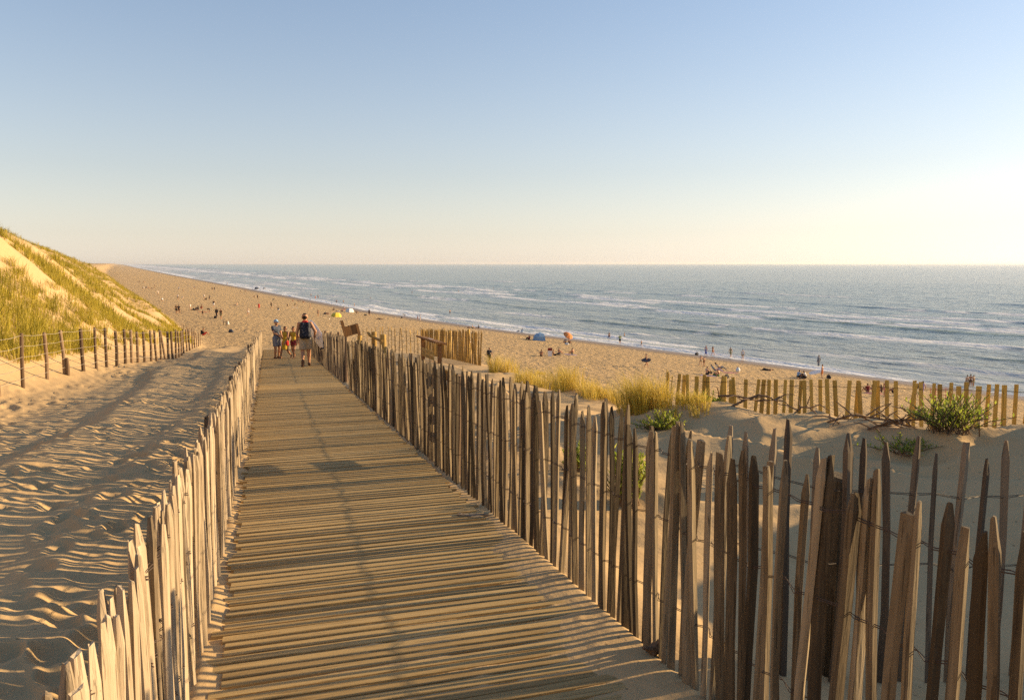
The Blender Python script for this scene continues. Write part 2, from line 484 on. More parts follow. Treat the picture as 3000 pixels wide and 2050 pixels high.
# close the disc under the viewer
cidx = len(verts)
verts = np.vstack([verts, [[0, 0, gz(0, 0)]]])
tm = np_mesh("sand", verts, faces)
k = np.arange(na)
import bmesh
bm = bmesh.new(); bm.from_mesh(tm); bm.verts.ensure_lookup_table()
for q in range(na):
    try:
        f_ = bm.faces.new((bm.verts[cidx], bm.verts[(q + 1) % na], bm.verts[q])); f_.smooth = True
    except ValueError: pass
bm.to_mesh(tm); bm.free()
U = shore_u(verts[:, 0], verts[:, 1])
wn_ = 2.2 * fbm(verts[:, 0] / 16, verts[:, 1] / 16, 61, 3)
wetv = sstep(11.0, 2.5, U + wn_ * 1.8).astype(np.float32)
fd = crest_w(verts[:, 0], verts[:, 1])
vd = np.interp(verts[:, 1], FT_Y, FT_X) - verts[:, 0]
bcv = (sstep(3, 9, U) * np.maximum(sstep(6, 14, fd), sstep(46, 60, to_tn(verts[:, 0], verts[:, 1])[0]) * sstep(2, -3, vd)))
bcv = bcv * (.55 + .45 * sstep(4, 22, U))
for nm, val in (("wet", wetv), ("beach", bcv.astype(np.float32))):
    at = tm.attributes.new(nm, 'FLOAT', 'POINT'); at.data.foreach_set("value", val)
ter = obj("sand_ground", tm, M_SAND)
ter["kind"] = "structure"; ter["label"] = "golden trodden sand of the dunes and the long beach"

# ------------------------------------------------------------------ sea
M_SEA, nt, b = mat("sea_water", rough=.22, spec=.36)
geo = nd(nt, "ShaderNodeNewGeometry"); pos = geo.outputs["Position"]
foam = attr(nt, "foam").outputs["Fac"]; shal = attr(nt, "shallow").outputs["Fac"]; cr = attr(nt, "crest").outputs["Fac"]
shdir = math.atan2(-.53, .85)
pv = mapping(nt, pos, (1, 1, 0), (0, 0, -R(31.5)))
c = mixc(nt, shal, (.052, .096, .094), (.195, .198, .152))
c = mixc(nt, cr, c, (.20, .21, .055))
fn = noise(nt, mapping(nt, pv, (.9, .35, 1)), 1.0, 5, .7)
ff = math_(nt, 'MULTIPLY', foam, math_(nt, 'ADD', math_(nt, 'MULTIPLY', fn, 3.0), -.45, True), True)
ff = math_(nt, 'SMOOTH_MIN', ff, 1.0)
c = mixc(nt, ff, c, (.82, .80, .76))
nt.links.new(c, b.inputs["Base Color"])
b.inputs["IOR"].default_value = 1.33
nt.links.new(math_(nt, 'ADD', .14, math_(nt, 'MULTIPLY', ff, .6)), b.inputs["Roughness"])
w1 = noise(nt, mapping(nt, pv, (.55, .16, 1)), 1.0, 4, .6)
w2 = noise(nt, mapping(nt, pv, (.10, .03, 1)), 1.0, 3, .5)
w3 = noise(nt, mapping(nt, pv, (2.2, .8, 1)), 1.0, 2, .5)
hw = math_(nt, 'ADD', math_(nt, 'MULTIPLY', w1, 1.1), math_(nt, 'MULTIPLY', w2, 2.6))
hw = math_(nt, 'ADD', hw, math_(nt, 'MULTIPLY', w3, .22))
nt.links.new(bump(nt, hw, .7, .9), b.inputs["Normal"])

azs = np.radians(np.linspace(-36, 60, 560))
rs = np.concatenate([np.geomspace(70, 700, 420)[:-1], np.geomspace(700, 30000, 120)])
A, RR = np.meshgrid(azs, rs)
X, Y = RR * np.sin(A), RR * np.cos(A)
Uo = -shore_u(X, Y)                                     # metres offshore
S = -.53 * X + .85 * Y                                  # metres along the shore
ZW = (.16 * fbm(Uo / 9, S / 30, 71, 3) + .36 * fbm(Uo / 2.6, S / 6, 72, 3)) * sstep(0, 12, Uo)
FO = np.zeros_like(X); CR = np.zeros_like(X)
rows = [(3.0, .20, .9, 75, 1.0, .42, 26), (11, .26, 1.2, 83, 1.0, .47, 30), (21, .24, 1.2, 84, .6, .60, 26), (36, .34, 1.5, 85, .8, .60, 40), (56, .38, 1.8, 87, .9, .56, 44),
        (88, .36, 2.0, 91, 1.0, .46, 34), (100, .30, 2.0, 94, 1.0, .50, 26), (114, .34, 2.2, 92, 1.0, .47, 34), (132, .34, 2.4, 93, 1.0, .52, 30), (165, .32, 2.6, 95, .9, .62, 30), (220, .3, 2.8, 97, .8, .68, 30)]
for off, hgt, wd, sd, fm, thr, lam in rows:
    wob = off + (3 + off * .12) * fbm(S / 60, S * 0 + off, sd, 3) + 1.4 * fbm(S / 12, S * 0, sd + 2, 2)
    q = Uo - wob
    on = sstep(.40, .62, vnoise(S / 48 + sd, S * 0 + .5, sd + 4)) * .9 + .1
    prof = np.where(q > 0, np.exp(-(q / (wd * 1.7)) ** 2), np.exp(-(q / (wd * .8)) ** 2))
    ZW = ZW + hgt * on * prof
    wf = np.maximum(wd, .0075 * RR)
    brk = sstep(thr - .06, thr + .05, vnoise(S / lam + sd, S * 0 + 3.5, sd + 6) * .75 + .25 * vnoise(S / 6, Uo / 3, sd + 7))
    tail = np.where(q > 0, np.exp(-(q / (wf * .6)) ** 2), np.exp(-(q / (wf * 2.6)) ** 2))
    FO = np.maximum(FO, fm * brk * tail)
    FO = np.maximum(FO, .32 * on * np.exp(-(q / (wf * .3)) ** 2) * (off < 70))
    CR = np.maximum(CR, on * (1 - brk) * np.exp(-((q + wd * .35) / (wd * .5)) ** 2) * (off < 110))
# swash lace at the water's edge
sw = np.exp(-((Uo - .6 - 1.6 * fbm(S / 11, S * 0, 99, 3)) / 1.4) ** 2)
FO = np.maximum(FO, 1.0 * sw * (.45 + .55 * vnoise(S / 9, S * 0, 98)))
FO = np.maximum(FO, .42 * np.exp(-((Uo - 8) / 7) ** 2) * vnoise(S / 18, Uo / 4, 97))
SHW = sstep(95, 4, Uo + 22 * fbm(X / 60, Y / 60, 96, 2))
nr, na = A.shape
I, J = np.meshgrid(np.arange(nr - 1), np.arange(na - 1), indexing='ij')
faces = np.stack([I * na + J, I * na + J + 1, (I + 1) * na + J + 1, (I + 1) * na + J], -1).reshape(-1, 4)[:, ::-1]
keep = (Uo[:-1, :-1] > -16).ravel()
faces = faces[keep]
used = np.unique(faces); remap = np.full(nr * na, -1); remap[used] = np.arange(len(used))
sv = np.stack([X.ravel(), Y.ravel(), ZW.ravel()], 1)[used]
sm = np_mesh("sea", sv, remap[faces])
for nm, val in (("foam", FO), ("shallow", SHW), ("crest", CR * .8)):
    at = sm.attributes.new(nm, 'FLOAT', 'POINT'); at.data.foreach_set("value", val.ravel()[used].astype(np.float32))
sea = obj("sea", sm, M_SEA)
sea["kind"] = "structure"; sea["label"] = "grey blue sea with low rows of breaking waves"
#@@REST

# ------------------------------------------------------------------ pickets and fences
def picket_mesh(i, h=1.17, w=.046, d=.026, sharp=.13, blunt=False, slat=False, tri=False):
    g = random.Random(100 + i)
    nseg = 6
    if slat:
        prof = [(-w / 2, -d / 2), (w / 2, -d / 2), (w / 2, d / 2), (-w / 2, d / 2)]
    else:
        prof = []
        if tri:                                   # cleft from a round pole: two split faces and a bark side
            nseg = 5
            for (qx, qy) in ((-.5, .30), (-.1, .52), (.5, .30), (.22, -.25), (-.12, -.5)):
                prof.append((qx * w * g.uniform(.85, 1.15), qy * d * g.uniform(.85, 1.15)))
        else:
            for k in range(nseg):
                an = 2 * math.pi * (k + g.uniform(-.22, .22)) / nseg
                prof.append((math.cos(an) * w / 2 * g.uniform(.82, 1.12), math.sin(an) * d / 2 * g.uniform(.8, 1.25)))
    n = len(prof)
    bx, by = g.uniform(-.018, .018), g.uniform(-.012, .012)
    zs = [-.22, h * .3, h * .62, h - sharp, h]
    vs = []; fs = []
    for j, z in enumerate(zs):
        k = 1.0 + g.uniform(-.10, .10)
        ox, oy = bx * math.sin(z * 3.1 / h + i) + g.uniform(-.004, .004), by * math.sin(z * 4 / h + i * 2)
        if slat: k = 1; ox = oy = 0
        for (px, py) in prof:
            if j == 4 and not slat:
                fx = .42 if not blunt else .66
                if i % 7 == 3: fx = .9
                vs.append((px * fx * g.uniform(.7, 1.2) + ox + g.uniform(-.004, .004), py * .45 + oy, z + (px * g.uniform(-.5, .5))))
            else:
                vs.append((px * k + ox, py * k + oy, z))
    for j in range(4):
        for q in range(n): fs.append((j * n + q, j * n + (q + 1) % n, (j + 1) * n + (q + 1) % n, (j + 1) * n + q))
    fs.append(tuple(range(n - 1, -1, -1))); fs.append(tuple(4 * n + q for q in range(n)))
    m = bpy.data.meshes.new("picket"); m.from_pydata(vs, [], fs); m.update()
    return m

def with_mat(meshes, m):
    out = []
    for me in meshes:
        c_ = me.copy(); c_.materials.clear(); c_.materials.append(m); out.append(c_)
    return out

BASE_P = [picket_mesh(i, w=rng.uniform(.030, .046), d=rng.uniform(.026, .040), sharp=rng.uniform(.06, .11), blunt=i % 3 == 0, tri=True) for i in range(20)]
WIDE = [picket_mesh(40 + i, w=rng.uniform(.042, .064), d=rng.uniform(.022, .034), sharp=rng.uniform(.07, .12), blunt=i % 3 == 0) for i in range(14)]
P_WIDE = with_mat(WIDE, W_SUNLIT)
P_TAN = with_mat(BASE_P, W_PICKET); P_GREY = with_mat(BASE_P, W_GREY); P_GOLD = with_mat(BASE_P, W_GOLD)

def poly_walk(pts, step_fn):
    """points along a ground polyline at irregular steps: x, y, direction angle"""
    out = []; s = 0.0; walked = 0.0
    segs = [(Vector((*a, 0)), Vector((*b_, 0))) for a, b_ in zip(pts[:-1], pts[1:])]
    for a, b_ in segs:
        L = (b_ - a).length; d = (b_ - a) / L; ang = math.atan2(d.y, d.x)
        while s < L:
            p = a + d * s
            out.append((p.x, p.y, ang)); q_ = step_fn(walked) if step_fn.__code__.co_argcount else step_fn(); s += q_; walked += q_
        s -= L
    return out

def fence(name, label, pts, step, meshes, hscale=1.0, cap_parts=300, lean=.035, wires=(.26, .60, .88), wire_mat=None, post_every=2.2, post_side=.07,
          post_r=.045, post_h=1.2, twist=.5, off=.012, hjit=.05, post_mat=None, order=None, base=None, cat="fence", drop_fn=None, wire_r=.0019, posts=None, wire_base=None):
    zf = base or gz
    spots = poly_walk(pts, step)
    x0, y0, _ = spots[0]
    root = empty(name, (x0, y0, zf(x0, y0)))
    tag(root, label, cat, "paling fences along the boardwalk" if name == "picket_fence" else None)
    o0 = Vector(root.location)
    fused = MB(); fm = None
    idx = list(range(len(spots)))
    parts = set(idx if len(idx) <= cap_parts else sorted(idx, key=lambda k_: math.hypot(spots[k_][0], spots[k_][1]))[:cap_parts])
    tops = []
    for k_, (x, y, ang) in enumerate(spots):
        if drop_fn and drop_fn(x, y): continue
        z = zf(x, y)
        me = rng.choice(meshes)
        j = rng.uniform(-off, off)
        loc = Vector((x - math.sin(ang) * j, y + math.cos(ang) * j, z))
        rot = (rng.gauss(0, lean), rng.gauss(0, lean), ang + rng.uniform(-twist, twist))
        sc = (rng.uniform(.88, 1.15), rng.uniform(.85, 1.2), hscale * rng.uniform(1 - hjit, 1 + hjit))
        if k_ in parts:
            obj("picket", me, None, root, loc - o0, rot, sc)
        else:
            M = Matrix.LocRotScale(loc - o0, __import__('mathutils').Euler(rot), Vector(sc))
            fused.add([M @ v.co for v in me.vertices], [tuple(p.vertices) for p in me.polygons]); fm = me.materials[0]
        tops.append((x, y, z, ang))
    if fused.v:
        fo = obj("picket", fused, fm, root); fo["kind"] = "stuff"
    H = 1.17 * hscale
    for wf in wires:
        mb = MB(); pl = []
        for k_, (x, y, z, ang) in enumerate(tops):
            sd = .018 if k_ % 2 else -.018
            zz = z if wire_base is None else wire_base(x, y)
            pl.append((x - math.sin(ang) * sd - o0.x, y + math.cos(ang) * sd - o0.y, zz + H * wf + rng.uniform(-.012, .012) - o0.z))
        if len(pl) > 1:
            mb.tube(pl, wire_r, 4)
            pl2 = [(p[0] + (.006 if q % 2 else -.006), p[1] + (-.008 if q % 2 else .008), p[2] + .007) for q, p in enumerate(pl)]
            mb.tube(pl2, wire_r, 4)
            obj("wire", mb, wire_mat or M_WIRE, root)
    if posts is None and post_every:
        posts = [(x + math.sin(a_) * -post_side, y + math.cos(a_) * post_side) for (x, y, a_) in poly_walk(pts, lambda: post_every * rng.uniform(.9, 1.1)) if math.hypot(x, y) > 4.6]
    for (x, y) in (posts or []):
        mb = MB(); z = zf(x, y); hh = post_h * rng.uniform(.94, 1.05)
        mb.tube([(0, 0, -.3), (rng.uniform(-.01, .01), 0, hh * .5), (rng.uniform(-.015, .015), 0, hh - .02), (0, 0, hh)], [post_r * 1.05, post_r, post_r * .97, post_r * .8], 9)
        obj("post", mb, post_mat or W_POST, root, Vector((x, y, z)) - o0, (rng.gauss(0, .02), rng.gauss(0, .02), rng.uniform(0, 6)))
    return root

T_GAP0, T_GAP1 = 19.0, 20.3
tn = lambda t, n: from_tn(t, n)
# right-hand fence, near run up to the opening
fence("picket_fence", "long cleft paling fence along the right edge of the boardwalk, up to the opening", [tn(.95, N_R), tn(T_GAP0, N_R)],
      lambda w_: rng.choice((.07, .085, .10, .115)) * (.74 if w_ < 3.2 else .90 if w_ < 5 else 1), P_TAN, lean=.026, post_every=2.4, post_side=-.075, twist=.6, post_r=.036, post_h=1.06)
# same side beyond the opening, greyer
fence("picket_fence", "grey weathered paling fence right of the walkers, beyond the opening in the right fence", [tn(T_GAP1 + .2, N_R), tn(42.5, N_R - .05)],
      lambda: rng.choice((.07, .085, .10)), P_GREY, lean=.03, post_every=2.6, post_side=-.075, hscale=1.0)
# left-hand fence, doubled and dense
fence("picket_fence", "dense pale paling fence along the left edge of the boardwalk", [tn(.45, N_L), tn(30, N_L), tn(42.5, N_L + .05)],
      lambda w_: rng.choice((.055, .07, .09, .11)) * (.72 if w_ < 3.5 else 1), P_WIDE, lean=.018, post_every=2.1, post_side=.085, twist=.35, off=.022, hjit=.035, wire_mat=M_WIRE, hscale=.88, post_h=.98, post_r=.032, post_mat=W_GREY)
# short cross fence behind the right-hand fence
fence("picket_fence", "short dark fence of long sharp pickets crossing the hollow behind the right fence", [(1.02, 3.72), (1.75, 3.80), (3.9, 4.25)],
      lambda: rng.choice((.10, .125, .14, .15)), P_GREY, lean=.02, wires=(.50, .80), post_every=0, twist=.5, hscale=1.06, posts=[(1.66, 3.88)], post_r=.055, post_h=1.06, post_mat=W_PICKET)

# ------------------------------------------------------------------ boardwalk of loose planks
mb = MB()
for n_ in (-.12, .62, 1.38):
    a_ = Vector((*from_tn(.2, n_), path_z(.2) - .075)); b_ = Vector((*from_tn(43.0, n_), path_z(43.0) - .075))
    mb.tube([a_, b_], .045, 4)
bw = obj("boardwalk", mb, W_POST)
bw["kind"] = "structure"; bw["label"] = "sandy boardwalk of narrow cross planks leading down to the beach"
def plank_mesh(i):
    g = random.Random(300 + i)
    L, w, th = 2.0 + g.uniform(-.04, .05), .068 + g.uniform(-.005, .005), .024
    xs_ = [-L / 2, -L / 6, L / 6, L / 2]
    vs = []; fs = []
    for q, x in enumerate(xs_):
        dz = g.uniform(-.0012, .0012); dy = g.uniform(-.002, .002)
        e_ = .005
        for (y, z) in ((-w / 2, -th / 2), (w / 2, -th / 2), (w / 2, th / 2 - .003), (w / 2 - e_, th / 2), (-w / 2 + e_, th / 2), (-w / 2, th / 2 - .003)):
            vs.append((x, y + dy, z + dz))
    for q in range(3):
        for k_ in range(6): fs.append((q * 6 + k_, (q + 1) * 6 + k_, (q + 1) * 6 + (k_ + 1) % 6, q * 6 + (k_ + 1) % 6))
    fs.append(tuple(range(6))); fs.append(tuple(18 + k_ for k_ in range(5, -1, -1)))
    m = bpy.data.meshes.new("plank"); m.from_pydata(vs, [], fs); m.update(); m.materials.append(W_PLANK)
    return m
PL = [plank_mesh(i) for i in range(10)]
pz = math.atan2(PN[1], PN[0]); slope = math.atan(.064)
t_ = 1.0; far = MB(); cnt = 0
while t_ < 42.8:
    me = rng.choice(PL)
    n_ = .70 + rng.uniform(-.035, .035)
    x, y = from_tn(t_, n_)
    E = __import__('mathutils').Euler((-slope + rng.gauss(0, .006), rng.gauss(0, .0012), pz + rng.gauss(0, .003)))
    loc = Vector((x, y, path_z(t_) - .004 + rng.gauss(0, .0012)))
    if cnt < 300:
        o = obj("plank", me, None, bw, loc); o.rotation_euler = E
    else:
        M = Matrix.LocRotScale(loc, E, Vector((1, 1, 1)))
        far.add([M @ v.co for v in me.vertices], [tuple(p.vertices) for p in me.polygons])
    cnt += 1
    t_ += rng.choice((.084, .09, .094, .102))
o = obj("plank", far, W_PLANK, bw); o["kind"] = "stuff"

# ------------------------------------------------------------------ post and wire fence at the foot of the dune
def wire_fence(name, label, pix, hgt, rad):
    pts = []
    for (px, py) in pix:
        x, y, z = ground_at(px, py, 8)
        pts.append(Vector((x, y, z)))
    root = empty(name, pts[0]); tag(root, label, "fence")
    o0 = pts[0]; tops = []
    for p in pts:
        h = hgt * rng.uniform(.95, 1.05); r0 = rad * rng.uniform(.85, 1.15)
        mb = MB(); bx = rng.uniform(-.02, .02)
        mb.tube([(0, 0, -.3), (bx, 0, h * .45), (-bx * .5, 0, h - .03), (-bx * .5, 0, h)], [r0 * 1.1, r0, r0 * .95, r0 * .8], 9)
        obj("post", mb, W_POST, root, p - o0, (rng.gauss(0, .03), rng.gauss(0, .03), rng.uniform(0, 6)))
        tops.append((p - o0, h))
    for k_ in range(5):
        f = .16 + .2 * k_
        mb = MB(); pl = []
        for q, (p, h) in enumerate(tops):
            pl.append(p + Vector((.05, -.03, h * f)))
            if q < len(tops) - 1:
                p2, h2 = tops[q + 1]
                m_ = (p + p2) / 2 + Vector((.05, -.03, (h + h2) / 2 * f - .02)); pl.append(m_)
        mb.tube(pl, .0035, 4)
        obj("wire", mb, M_GALV, root)
    return root
WF = [(-4, 1160), (68, 1135), (138, 1112.5), (189, 1097), (244.7, 1085), (283, 1078.5), (312.7, 1075.7), (342, 1071), (367.5, 1065), (386.4, 1063.4), (404.5, 1061.7), (424, 1060),
      (443, 1058), (459, 1056.5), (472, 1053), (484, 1053), (494, 1051), (506, 1051), (516, 1049.6), (525, 1046), (532.5, 1041), (538.7, 1034), (548, 1029), (556, 1025.5),
      (564, 1022), (570.7, 1018.7), (576.6, 1017), (581.8, 1015), (587, 1012)]
wire_fence("post_fence", "row of round wooden posts with thin wires at the foot of the grassy dune", WF, 1.15, .043)
wire_fence("post_fence", "short run of thin posts climbing round the end of the dune behind the seated hiker", [(532, 972), (539, 976), (547, 981), (556, 985), (563, 988)], 1.1, .036)
x, y, z = ground_at(199, 1100, 8)
st = MB(); st.tube([(0, 0, -.2), (.01, 0, .25), (0, 0, .46)], [.05, .045, .035], 8)
tag(obj("stake", st, W_POST, None, (x, y, z)), "short stub of a post beside the third dune fence post", "stake")

# ------------------------------------------------------------------ low yellow slat fence on the sand ridge
SL = [picket_mesh(900 + i, h=.80, w=.050, d=.012, slat=True) for i in range(3)]
SLY = with_mat(SL + [picket_mesh(910 + i, h=.80 - .02 * i, w=.042 + .007 * i, d=.012, slat=True) for i in range(3)], W_YELLOW)
def slat_base(x, y):
    return 13.90 + .03 * (x - 2.1) - .80 + .01 * math.sin(x * 3)
fence("slat_fence", "low half-buried fence of flat yellow slats on the sand ridge at the right", [(2.33, 11.75), (2.27, 11.25), (4.2, 10.35), (6.9, 9.35)], lambda: rng.uniform(.093, .107), SLY, hscale=1.0,
      lean=.045, wires=(.60,), post_every=0, twist=.12, off=.006, hjit=.015, base=slat_base, wire_r=.0016)

# ------------------------------------------------------------------ enclosure beyond the opening, with its furniture
def at_d(px, d):
    r_ = ray(px, 900); s = d / r_[1]
    return (float(r_[0] * s), d)
A_, B_, C_ = at_d(1050, 36), at_d(1232, 37), at_d(1409, 27)
def enc_base(x, y): return gz(x, y)
fence("picket_fence", "golden paling fence round the lookout corner beyond the right-hand fence", [A_, B_], lambda: rng.uniform(.15, .20), P_GOLD, lean=.02, wires=(.5, .85), post_every=0)
fence("picket_fence", "golden close-set paling fence from the lookout corner back towards the boardwalk", [B_, C_], lambda: rng.uniform(.07, .12), P_GOLD, lean=.03, wires=(.45, .80), post_every=3.0, post_mat=W_YELLOW)

def on_path(px, py):
    d = ray(px, py)
    s = 3.0
    for _ in range(60):
        x, y = d[0] * s, d[1] * s
        t, n = to_tn(x, y)
        s += ((CAM_Z + d[2] * s) - path_z(t)) / (-d[2]) * .7
    return float(d[0] * s), float(d[1] * s), float(CAM_Z + d[2] * s)

# slanted board on posts at the opening
x, y, z = on_path(1056, 1150); z = gz(x, y)
rt = empty("board_sign", (x, y, z)); rt.rotation_euler = (0, 0, R(25)); tag(rt, "brown slanted board on a tall post at the opening in the right fence", "sign")
mb = MB(); mb.tube([(0, 0, -.3), (0, 0, .6), (.01, 0, 1.28)], [.055, .052, .05], 10); obj("post", mb, W_GOLD, rt)
mb = MB(); mb.tube([(-.09, .12, -.3), (-.05, .08, .3), (-.02, .04, .78)], [.05, .048, .045], 10); obj("brace", mb, W_GOLD, rt)
mb = MB(); mb.box((-.17, 0, 1.40), (.30, .035, .22), Matrix.Rotation(R(-14), 3, 'Y')); obj("panel", mb, W_BROWN, rt)
for dx, zz in ((-.34, 1.44), (-.015, 1.36)):
    mb = MB(); mb.box((dx, .0, zz), (.055, .07, .36), Matrix.Rotation(R(-14), 3, 'Y')); obj("side_board", mb, W_BROWN, rt)

# curved rail on two stout posts
pa, pb = at_d(1094, 29), at_d(1121, 28)
za = gz(*pa)
rt = empty("curved_rail", (pa[0], pa[1], za)); tag(rt, "curved log rail on two stout round posts behind the right fence", "rail")
dv = Vector((pb[0] - pa[0], pb[1] - pa[1], gz(*pb) - za))
mb = MB(); mb.tube([(0, 0, -.3), (0, 0, 1.05), (0, 0, 1.1)], [.10, .098, .09], 12); obj("post", mb, W_GOLD, rt)
mb = MB(); mb.tube([dv + Vector((0, 0, -.3)), dv + Vector((0, 0, .98)), dv + Vector((0, 0, 1.02))], [.11, .108, .10], 12); obj("post", mb, W_GOLD, rt)
mb = MB(); mb.tube([Vector((-.22, .1, 1.05)), Vector((-.15, -.08, .98)), Vector((.05, -.14, .88)), dv * .6 + Vector((0, -.12, .82)), dv + Vector((0, -.12, .80))], .055, 8); obj("rail", mb, W_GOLD, rt)

# table-like lectern
p1, p2 = Vector(at_d(1234, 29.0)), Vector(at_d(1291, 26.6))
zc = 12.80; mid = (p1 + p2) / 2; ang = math.atan2((p2 - p1).y, (p2 - p1).x); L = (p2 - p1).length
zg = gz(mid.x, mid.y)
rt = empty("lectern", (mid.x, mid.y, zg), ang); tag(rt, "brown wooden lectern with a long sloping top inside the lookout corner", "lectern")
hh = zc - zg
mb = MB(); mb.box((0, 0, hh), (L, .42, .06), Matrix.Rotation(R(-10), 3, 'X')); top = obj("top", mb, W_BROWN, rt)
mb = MB(); mb.box((-.1, .02, hh + .036), (.22, .16, .004), Matrix.Rotation(R(-10), 3, 'X')); obj("plate", mb, pm("pale_plate", (.55, .50, .48), rough=.4), top)
for sx in (-1, 1):
    mb = MB(); mb.box((sx * (L / 2 - .18), 0, (hh - .06) / 2 - .12), (.14, .12, hh + .20)); obj("leg", mb, W_BROWN, rt)
for k_ in range(2):
    mb = MB(); mb.box((-.15, -.08, hh - .42 - .17 * k_), (L * .62, .03, .13)); obj("board", mb, W_GOLD, rt)

# slatted frame of sawn boards behind the near fence
x, y = from_tn(9.0, N_R + .22); z = gz(x, y)
rt = empty("slatted_frame", (x, y, z), math.atan2(PD[1], PD[0]) + R(4)); tag(rt, "stack of four pale sawn boards nailed across posts just behind the right fence", "frame")
for sx in (-.25, .24):
    mb = MB(); mb.box((sx, .03, .40), (.06, .045, 1.30)); obj("upright", mb, W_YELLOW, rt)
for k_ in range(4):
    mb = MB(); mb.box((rng.uniform(-.03, .03), -.012, .34 + .215 * k_), (.66, .03, .115), Matrix.Rotation(rng.uniform(-.03, .03), 3, 'Y')); obj("board", mb, W_GOLD, rt)

# ------------------------------------------------------------------ grass
def blades(cx, cy, cz, hgt, spread, nb, width, seed, tone=(0, 1), droop=.45, lean=(0, 0)):
    """arrays of tuft centres -> one blade mesh; every blade is a tapered bent strip"""
    g = np.random.default_rng(seed)
    T = len(cx); n = T * nb
    ci = np.repeat(np.arange(T), nb)
    an = g.uniform(0, 2 * np.pi, n); rad = spread[ci] * np.sqrt(g.uniform(0, 1, n)) * .6
    bx = cx[ci] + np.cos(an) * rad; by = cy[ci] + np.sin(an) * rad
    bz = cz[ci] - .03
    H = hgt[ci] * g.uniform(.55, 1.1, n)
    out = an + g.normal(0, .6, n); dr = droop * H * g.uniform(.25, 1.3, n)
    dx = np.cos(out) * dr + lean[0] * H; dy = np.sin(out) * dr + lean[1] * H
    wa = g.uniform(0, np.pi, n); w = width * g.uniform(.7, 1.3, n)
    wx, wy = np.cos(wa) * w / 2, np.sin(wa) * w / 2
    P0 = np.stack([bx, by, bz], 1); P1 = np.stack([bx + dx * .28, by + dy * .28, bz + H * .58], 1); P2 = np.stack([bx + dx, by + dy, bz + H * (1 - .18 * np.abs(dr / H))], 1)
    W = np.stack([wx, wy, np.zeros(n)], 1)
    V = np.stack([P0 - W, P0 + W, P1 + W * .8, P1 - W * .8, P2], 1).reshape(-1, 3)
    o_ = (np.arange(n) * 5)[:, None]
    Fc = np.concatenate([o_ + np.array([[0, 1, 2]]), o_ + np.array([[0, 2, 3]]), o_ + np.array([[3, 2, 4]])], 0)
    tn_ = np.clip(g.uniform(tone[0], tone[1], T)[ci] + g.normal(0, .18, n), 0, 1)
    TV = np.repeat(tn_, 5)
    return V, Fc, TV

def blade_obj(name, V, Fc, TV, m, **k_):
    me = np_mesh(name, V, Fc, smooth=False)
    at = me.attributes.new("tone", 'FLOAT', 'POINT'); at.data.foreach_set("value", TV.astype(np.float32))
    return obj(name, me, m, **k_)

# marram all over the left-hand dune: nobody could count it
g = np.random.default_rng(5)
cand_y = 6 + 150 * g.uniform(0, 1, 44000) ** 1.35
cand_v = .6 + 44 * g.uniform(0, 1, 44000) ** 1.25
cand_x = np.interp(cand_y, FT_Y, FT_X) - cand_v
msk = fbm(cand_x / 5.0, cand_y / 5.0, 131, 3) * 1.2 + fbm(cand_x / 1.5, cand_y / 1.5, 133, 2) * 1.0
thr = -.22 - .13 * sstep(3, 12, cand_v) + .55 * sstep(20, 27, cand_v) * sstep(60, 75, cand_y) * sstep(105, 85, cand_y) + .35 * sstep(2.6, .8, cand_v)
ok = (msk > thr) & (np.arctan2(cand_x, cand_y) > R(-40))
cx_, cy_ = cand_x[ok], cand_y[ok]
cz_ = ground(cx_, cy_)
dist = np.hypot(cx_, cy_)
hg = g.uniform(.26, .55, len(cx_)) * (1 + .4 * sstep(.1, .5, msk[ok])); sp = g.uniform(.18, .45, len(cx_))
near = dist < 42
Vs = []; Fs = []; Ts = []; off_ = 0
for sel, nb, wd, sd in ((near, 26, .012, 1), (~near, 15, .022, 2)):
    V, Fc, TV = blades(cx_[sel], cy_[sel], cz_[sel], hg[sel], sp[sel] * (1 if sd == 1 else 1.4), nb, wd, sd, (.1, .95), .5, (-.12, .05))
    Vs.append(V); Fs.append(Fc + off_); Ts.append(TV); off_ += len(V)
o = blade_obj("dune_grass", np.vstack(Vs), np.vstack(Fs), np.concatenate(Ts), M_DUNEG)
tag(o, "yellow green marram grass covering the tall dune at the left", "grass", kind="stuff")

# single large tussocks on the seaward edge at the right
TUFT = [(1478, 1092, .75, .5, "feathery golden grass tussock beside the corner of the golden fence"),
        (1545, 1122, .70, .6, "broad golden grass tussock next right of the one by the golden fence corner"),
        (1585, 1096, .55, .5, "small grass tussock standing behind the broad golden one"),
        (1625, 1138, .70, .55, "golden grass tussock left of the tussock by the bare sand patch"),
        (1700, 1152, .80, .6, "golden grass tussock beside the bare sand patch behind the right fence"),
        (1752, 1166, .55, .5, "low spreading grass tussock between the sand patch and the tallest tussock"),
        (1800, 1176, .55, .45, "thin grass tussock just left of the tallest tussock"),
        (1868, 1196, .72, .34, "tallest dense grass tussock, left of the yellow slat fence"),
        (1920, 1198, .62, .30, "dense grass tussock leaning against the tallest one, nearest the yellow slat fence"),
        (2010, 1190, .35, .4, "sparse grass tussock growing through the left end of the yellow slat fence")]
for q, (px, py, h, spd, lab) in enumerate(TUFT):
    x, y, z = ground_at(px, py, 9)
    a1 = np.zeros(1)
    ns = 7
    rx = nrg.uniform(-spd, spd, ns) * .7; ry = nrg.uniform(-spd, spd, ns) * .7; rx[0] = ry[0] = 0
    zz = ground(x + rx, y + ry) - z
    V, Fc, TV = blades(rx, ry, zz, np.full(ns, h * .86) * nrg.uniform(.6, 1.1, ns), np.full(ns, spd * .5), 80, .006, 50 + q, (.35, 1), .45, (-.10, 0))
    o = blade_obj("grass_tussock", V, Fc, TV, M_MARRAM, loc=(x, y, z))
    tag(o, lab, "grass", "grass tussocks on the seaward edge")

